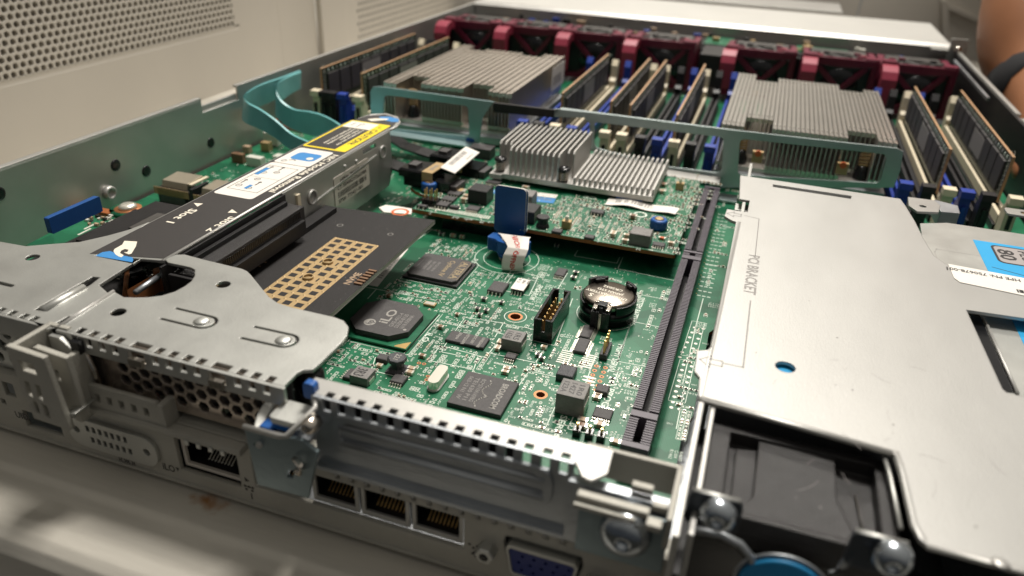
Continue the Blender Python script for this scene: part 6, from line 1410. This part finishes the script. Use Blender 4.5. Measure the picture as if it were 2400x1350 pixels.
b.build('spring_arm', lt)
b = MB(); x, z = W(727, 915, 117); b.prism(rrect(x-1.5, x+1.5, z-2.0, z+2.2, .9), 116.4, 118.4, 'blue_knob', 'xz'); x, z = W(668, 990, 112); b.prism(rrect(x-2.4, x+2.4, z-1.2, z+1.6, .6), 110.5, 114, 'blue_knob', 'xz'); x, z = W(632, 1000, 111.5); b.prism(rrect(x-1.8, x+1.8, z-1.0, z+1.1, .6), 109.8, 113, 'blue_knob', 'xz'); b.build('blue_lever', lt, 'blue plastic lever')
b = MB(); x, z = W(722, 1002, 109); b.lathe([(1.9, 112), (2.0, 109.6), (1.5, 108.3), (.5, 107.8), (.3, 108.4)], 'chrome', (x, 0, z), 18, 'y'); b.build('screw', lt)
b = MB(); x, y = G(700, 880, 31); b.lathe([(3.6, 20), (3.6, 30), (2.4, 31.2)], 'black_gloss', (x+1, y+3, 0), 20); b.build('rubber_cap', lt)

# ================================================================== POWER SUPPLY BAY
pc = thing('expansion_bracket', 'large bright steel plate over the power supply marked with bracket lettering and two arrows', 'metal plate', (30, 200, 34))
pp = [(1735, 411), (1820, 423), (2110, 466), (2122, 482), (2145, 520), (2165, 560), (2190, 600), (2222, 622), (2560, 690), (2700, 1500), (2400, 1335), (2172, 1276), (2155, 1262), (2140, 1228), (2110, 1100), (2100, 1068), (2088, 1058), (1645, 938), (1636, 925), (1640, 884), (1628, 870), (1634, 822), (1658, 820), (1668, 812), (1725, 520), (1712, 515), (1698, 506), (1704, 490), (1733, 495), (1752, 497), (1757, 470), (1733, 466)]
b = MB()
ppw = GG(pp, 34.0); k_ = pp.index((2560, 690)); ppw[k_:k_+3] = [(131, 246), (131, 121), (ppw[k_+2][0], ppw[k_+2][1])]
b.prism(ppw, 33.0, 34.0, 'plate_zinc', 'xy', holes=[GG([(1812, 432), (1996, 459), (1994, 466), (1812, 438)], 34.0), circ(*G(1841, 860, 34), 2.45, 24), GG([(2265, 726)], 34)+[(118, 224), (118, 178)]+GG([(2362, 922), (2350, 912)], 34.0)])
e1 = GG([(1733, 520), (1668, 815), (1640, 935)], 34)
b.tube([(*e1[0], 33.6), (*e1[1], 33.6), (*e1[2], 33.6)], .5, 'zinc_pale', 8)
# folded lips : front edge bead, right bead
f1 = GG([(1642, 932), (2092, 1060)], 34); b.tube([(*f1[0], 33.6), (*f1[1], 33.6)], .75, 'zinc_pale', 8)
f2 = GG([(2098, 1062), (2114, 1110), (2142, 1235), (2165, 1272)], 33.4); b.tube([(*p, 33.3) for p in f2], .7, 'zinc_pale', 8); b.tube([(p[0]-2.0, p[1], 32.2) for p in f2[:-1]], .5, 'zinc', 8)
b.tube([(*p, 33.6) for p in GG([(2172, 1278), (2400, 1338)], 34)+[(131, 120.6)]], .6, 'zinc_pale', 8)
# pressed lettering and arrows
zt = 34.03
x, y = G(1768, 598, 34); b.text('PCI BRACKET', (x-1.6, y, zt), UY, UX, 3.4, 'print_grey', 28)
b.line(GG([(1745, 505), (1779, 513), (1770, 600)], 34), .32, zt, 'print_grey'); b.line(GG([(1759, 705), (1742, 861), (1698, 852)], 34), .38, zt, 'print_grey')
def arrow(px, py, L_, w):
    x, y = G(px, py, 34); b.line([(x, y), (x+w, y-w), (x+w, y-w*.45), (x+L_, y-w*.45), (x+L_, y+w*.45), (x+w, y+w*.45), (x+w, y+w)], .34, zt, 'print_grey', True)
arrow(1704, 500, 5.0, 2.4); arrow(1640, 842, 5.6, 2.6)
for _ in range(14):
    x, y = G(rnd.uniform(1780, 2360), rnd.uniform(580, 1220), 34); a = rnd.uniform(0, 6.3); L_ = rnd.uniform(1.5, 6); b.line([(x+L_*t/5*math.cos(a+t*.06), y+L_*t/5*math.sin(a+t*.06)) for t in range(6)], .07, zt, 'print_tan')
for _ in range(16): x, y = G(rnd.uniform(1760, 2380), rnd.uniform(560, 1240), 34); b.disc(x, y, rnd.uniform(.12, .35), zt, 'print_grey', 8)
x, y = G(2345, 1322, 34); b.lathe([(1.6, 34), (1.0, 34.4), (.1, 34.5)], 'zinc_pale', (x, y, 0), 16)
b.build('plate', pc)
b = MB(); x, y = G(1742, 483, 31); b.box(x-3, x+3, y-3, y+4, 29.5, 30.2, 'zinc'); b.box(x+3, x+3.3, y-3, y+4, 30.2, 33, 'black_plastic'); b.build('locating_tab', pc); b = MB()
q = GG([(2128, 462), (2190, 470), (2204, 482), (2200, 498), (2150, 496), (2130, 482)], 33); b.prism(q, 32.2, 33.1, 'zinc_pale', holes=[circ(*G(2163, 484, 33), 1.3, 14)]); b.build('screw_tab', pc); b = MB(); b.prism(GG([(2190, 468), (2245, 482), (2250, 500), (2205, 496)], 31), 25, 31, 'zinc_dark')
b.build('tab', pc)
# supply bodies
def psu(name, lab): return thing(name, lab, 'power supply', (60, 200, 10))
p1 = psu('power_supply', 'power supply in the near bay with black moulded top and blue fan hub')
b = MB(); b.box(4.0, 47, 152, 312, -4, 32.2, 'zinc_dark'); x, y = G(1841, 862, 32.3); b.build('body', p1)
b = MB(); b.prism(circ(x, y+1, 6.5, 24), 32.25, 32.32, 'sky_blue'); b.build('blue_label', p1)
mq_ = GG([(1672, 962), (2090, 1075), (2134, 1246), (1655, 1142)], 30)
y1_ = 146.0; y0_ = 117.5; x0_, x1_ = 4.4, 41.5
b = MB()
b.box(x0_-.6, x1_, y0_, y1_, 22, 26.0, 'black_moulded')
fr = [rect(x0_+3.6, x1_-3.0, y0_+1.6, y1_-2.2)]
b.prism(rrect(x0_-.6, x1_, y0_, y1_, 1.0, 3), 26.0, 29.6, 'black_moulded', 'xy', holes=fr)
b.prism([(x0_+10.0, y1_-2.3), (x1_-11, y1_-2.3), (x1_-11, y0_+13), (x1_-7.2, y0_+1.7), (x0_+5, y0_+1.7), (x0_+9.6, y0_+7.5)], 26.02, 28.9, 'black_moulded', 'xy')
b.prism([(x0_+5.4, y0_+2.2), (x0_+5.4, y1_-5), (x0_+9.8, y1_-4), (x0_+9.8, y0_+4)], 26.02, 27.4, 'black_moulded', 'xy')
b.tube([(x1_-6.5, y1_-10, 26.6), (x1_-5.4, y0_+6, 26.6)], .3, 'fan_grey', 6)
b.build('moulded_top', p1, 'black plastic moulding with sunken panels')
b = MB()
b.box(-.2, 47, 119.2, 121, -6, 24, 'black_gloss'); b.box(3.7, 47, 121, 151, -6, 21, 'black_gloss'); b.build('rear_face', p1)
b = MB(); cx_, cz_ = W(1830, 1392, 112); r_ = 8.4; b.lathe([(r_, 113.0), (r_, 112.2), (r_-.5, 112)], 'hub_blue', (cx_, 0, cz_), 48, 'y'); b.lathe([(r_+.9, 113.4), (r_+.9, 113.0), (r_+.2, 112.9), (r_+.1, 113.4)], 'zinc_dark', (cx_, 0, cz_), 48, 'y'); b.build('fan_hub', p1, 'blue fan hub disc')
b = MB()
for (px, py), (qx, qy) in (((1640, 1160), (1690, 1225)), ((1995, 1250), (2120, 1320))): pass
def arcband(pts, r=.8): b.tube([(*[W(a, c, 113)[0]], 113, W(a, c, 113)[1]) for a, c in pts], r, 'zinc_dark', 8)
arcband([(1612, 1240), (1690, 1252), (1735, 1275), (1765, 1310), (1760, 1370)]); arcband([(2110, 1330), (2030, 1265), (2000, 1290), (1975, 1325), (1950, 1345)])
for (a, c) in (((1630, 1148), (1735, 1175)), ((2012, 1245), (2125, 1275))):
    (xa_, za_), (xc_, zc_) = W(*a, 113), W(*c, 113); b.prism(rrect(xa_-1, xc_+.8, za_-8, za_+.3, 1.5), 112.2, 113, 'ear_steel', 'xz'); b.tube([(xa_-.4, 112.8, za_+.1), (xc_+.2, 112.8, za_+.1)], .5, 'zinc', 8)
b.build('mounting_ears', p1)
for (px, py) in ((1682, 1214), (2092, 1318)):
    x, z = W(px, py, 110); b = MB(); b.lathe([(3.5, 112.1), (3.6, 111), (3.2, 109.6), (2.2, 108.7), (1.1, 108.3), (.9, 109.2), (.2, 109.3)], 'screw_steel', (x, 0, z), 28, 'y'); b.build('screw', p1)
p2_ = psu('power_supply', 'second power supply at the right edge with a bright blue label and partly hidden lettering')
b = MB(); zq = 30.0
q = GG([(2186, 515), (2235, 522), (2560, 575), (2800, 1400), (2420, 940), (2260, 720), (2225, 640)], zq); b.prism([(64, 120), (133, 120), (133, 298), (69, 298), (62, 240)], -4, 28.9, 'zinc_dark')
b.prism([(62, 117.5), (133, 117.5), (133, 301), (76, 301), (66, 296), (62, 240)], 29.0, zq, 'zinc')
b.box(60.5, 61.7, 150, 262, 24, 31.8, 'zinc'); b.box(58.4, 59.4, 165, 258, 20, 30.5, 'zinc_pale'); b.tube([(57.4, 150, 31), (57.4, 215, 31)], .6, 'zinc_pale', 8)
b.line([(67.5, 205), (67.5, 270), (68.5, 273), (130, 273)], .4, zq+.02, 'zinc_pale'); b.build('body', p2_)
b = MB(); xb_ = G(2280, 562, zq)[0]; yb_2 = G(2280, 562, zq)[1]; b.box(xb_, 132, 150, yb_2, zq+.02, zq+.1, 'sky_blue'); zt = zq+.14
x, y = G(2318, 572, zq); b.prism(rrect(x, x+16, y-16, y-.5, 2.2), zt-.02, zt, 'print_black'); b.prism(rrect(x+.8, x+15.2, y-15.2, y-1.3, 1.8), zt, zt+.03, 'print_tan'); b.text('80', (x+1.6, y-3.6, zt+.06), UY, UX, 5.0, 'print_black', 9); b.text('PLUS', (x+8.4, y-2.6, zt+.06), UY, UX, 2.8, 'print_black', 11.5); b.add([(*p, zq+.16) for p in GG([(2262, 725), (2292, 731), (2378, 922), (2352, 918)], zq)], [(0, 1, 2, 3)], 'black_gloss'); b.tube([(*G(2306, 745, zq+.4), zq+.4), (*G(2385, 922, zq+.4), zq+.4)], .5, 'zinc_pale', 6)  # black quad paints the dark gap, pale tube the highlight on the rail
b.line([(x-3, y-21), (x+6, y-24)], .3, zt, 'print_black'); b.text('DC', (xb_+8, 176, zt), UY, UX, 2.6, 'print_black'); b.build('blue_label', p2_)
b = MB(); q = GG([(2222, 619), (2236, 652), (2250, 662), (2600, 735), (2600, 690)], 34.1); b.prism(q, 34.08, 34.22, 'label_white'); x, y = G(2390, 656, 34); b.text('HPE PN: 750678-001', (x, y-.2, 34.26), (-1, .03, 0), (-.03, -1, 0), 2.0, 'print_black', 21)
for k in range(5): x, y = G(2385+k*6, 680+k, 34); b.box(x-.5, x+.4*(k % 2), y-2.2, y, 34.23, 34.27, 'print_black')
b.build('part_number_sticker', pc, 'white part number sticker')
b = MB(); x, y = G(2388, 505, 31); b.prism(rrect(x-5, x+12, y-3.5, y+3.5, 1.5), 31.5, 32.3, 'zinc_pale', 'xy', holes=[circ(x+1.5, y, 1.4, 16)]); b.lathe([(1.3, 30.8), (1.2, 31.7), (.2, 31.8)], 'gold_matt', (x+1.5, y, 0), 16); b.build('fixing_tab', p2_)

# ================================================================== PERSON: bare arm beside the server
ar = MB()
def on(px, py, x): y, z = XP(px, py, x); return Vector((x, y, z))
def skin_chain(name, pts, radii, edges, mt, par=None, sub=2, **kw):
    me = bpy.data.meshes.new(name); me.from_pydata([tuple(Vector(p)*S) for p in pts], edges, [])
    o = bpy.data.objects.new(name, me); col.objects.link(o)
    m = o.modifiers.new('s', 'SKIN'); m.use_smooth_shade = True
    for v, r in zip(me.skin_vertices[0].data, radii): v.radius = (r*S, r*S) if not isinstance(r, tuple) else (r[0]*S, r[1]*S)
    me.skin_vertices[0].data[0].use_root = True
    u = o.modifiers.new('u', 'SUBSURF'); u.levels = sub; u.render_levels = sub
    dg = bpy.context.evaluated_depsgraph_get(); ev = o.evaluated_get(dg); m2 = bpy.data.meshes.new_from_object(ev)
    o.modifiers.clear(); o.data = m2
    m2.materials.clear(); m2.materials.append(MATS[mt]); m2.polygons.foreach_set('use_smooth', [True]*len(m2.polygons))
    if par: o.parent = par
    for k, v in kw.items(): o[k] = v
    return o
def Q(px, py, dep): return CAM+ray(px, py)*(dep/FPX)
U0, U1 = Q(2620, -1500, 640), Q(2530, -800, 590)
A0, A1, A2, A3, A4, A5 = Q(2480, -300, 550), Q(2455, -60, 540), Q(2440, 95, 530), Q(2462, 220, 512), Q(2492, 330, 432), Q(2535, 420, 384)
pts = [U0, U1, A0, A1, A2, A3, A4, A5]; rad = [52, 44, 38, 41, 47, 34, 21, (24, 12)]; ed = [(i, i+1) for i in range(7)]
d = (A5-A4).normalized(); sd = RX
k = 8
for f, (off, L1, r) in enumerate(((-18, 28, 7.5), (-6, 33, 8), (6, 31, 8), (17, 25, 7))):
    b0 = A5+sd*off+d*10; b1 = b0+d*L1*.9; b2 = b1+d*L1*.6+Vector((0, 0, -3)); b3 = b2+d*L1*.4+Vector((0, 0, -6))
    pts += [b0, b1, b2, b3]; rad += [r, r*.95, r*.85, r*.7]; ed += [(7, k), (k, k+1), (k+1, k+2), (k+2, k+3)]; k += 4
t0 = A4+sd*-18+d*20; t1 = t0+d*24+sd*-8; t2 = t1+d*18; pts += [t0, t1, t2]; rad += [10, 9, 7.5]; ed += [(6, k), (k, k+1), (k+1, k+2)]
person = skin_chain('person', pts, rad, ed, 'skin', None, 2)
person['label'] = 'bare forearm of a standing person with a dark wrist band, cropped at the upper right'; person['category'] = 'person'
b = MB(); ax = (A4-A3).normalized(); c0 = A3-(A3-A2).normalized()*2; n1 = ax.cross(RF).normalized(); n2 = ax.cross(n1)
vs = []; fs = []; N = 28
for i, (t, r) in enumerate(((-6, 38), (-4, 40), (12, 37), (24, 33), (26, 30))):
    for j in range(N): a = 2*math.pi*j/N; vs.append(c0+ax*t+n1*(r*math.cos(a))+n2*(r*.95*math.sin(a)))
for i in range(4):
    for j in range(N): q = (j+1) % N; fs.append((i*N+j, i*N+q, (i+1)*N+q, (i+1)*N+j))
b.add(vs, fs, 'black_cloth', None, True); b.build('wrist_band', person)

b = MB(); b.tube([U1+(U0-U1)*t for t in (-.12, -.1, .3, .7, 1.0, 1.05)], [50, 56, 60, 66, 70, 40], 'black_cloth', 24); b.build('sleeve', person)
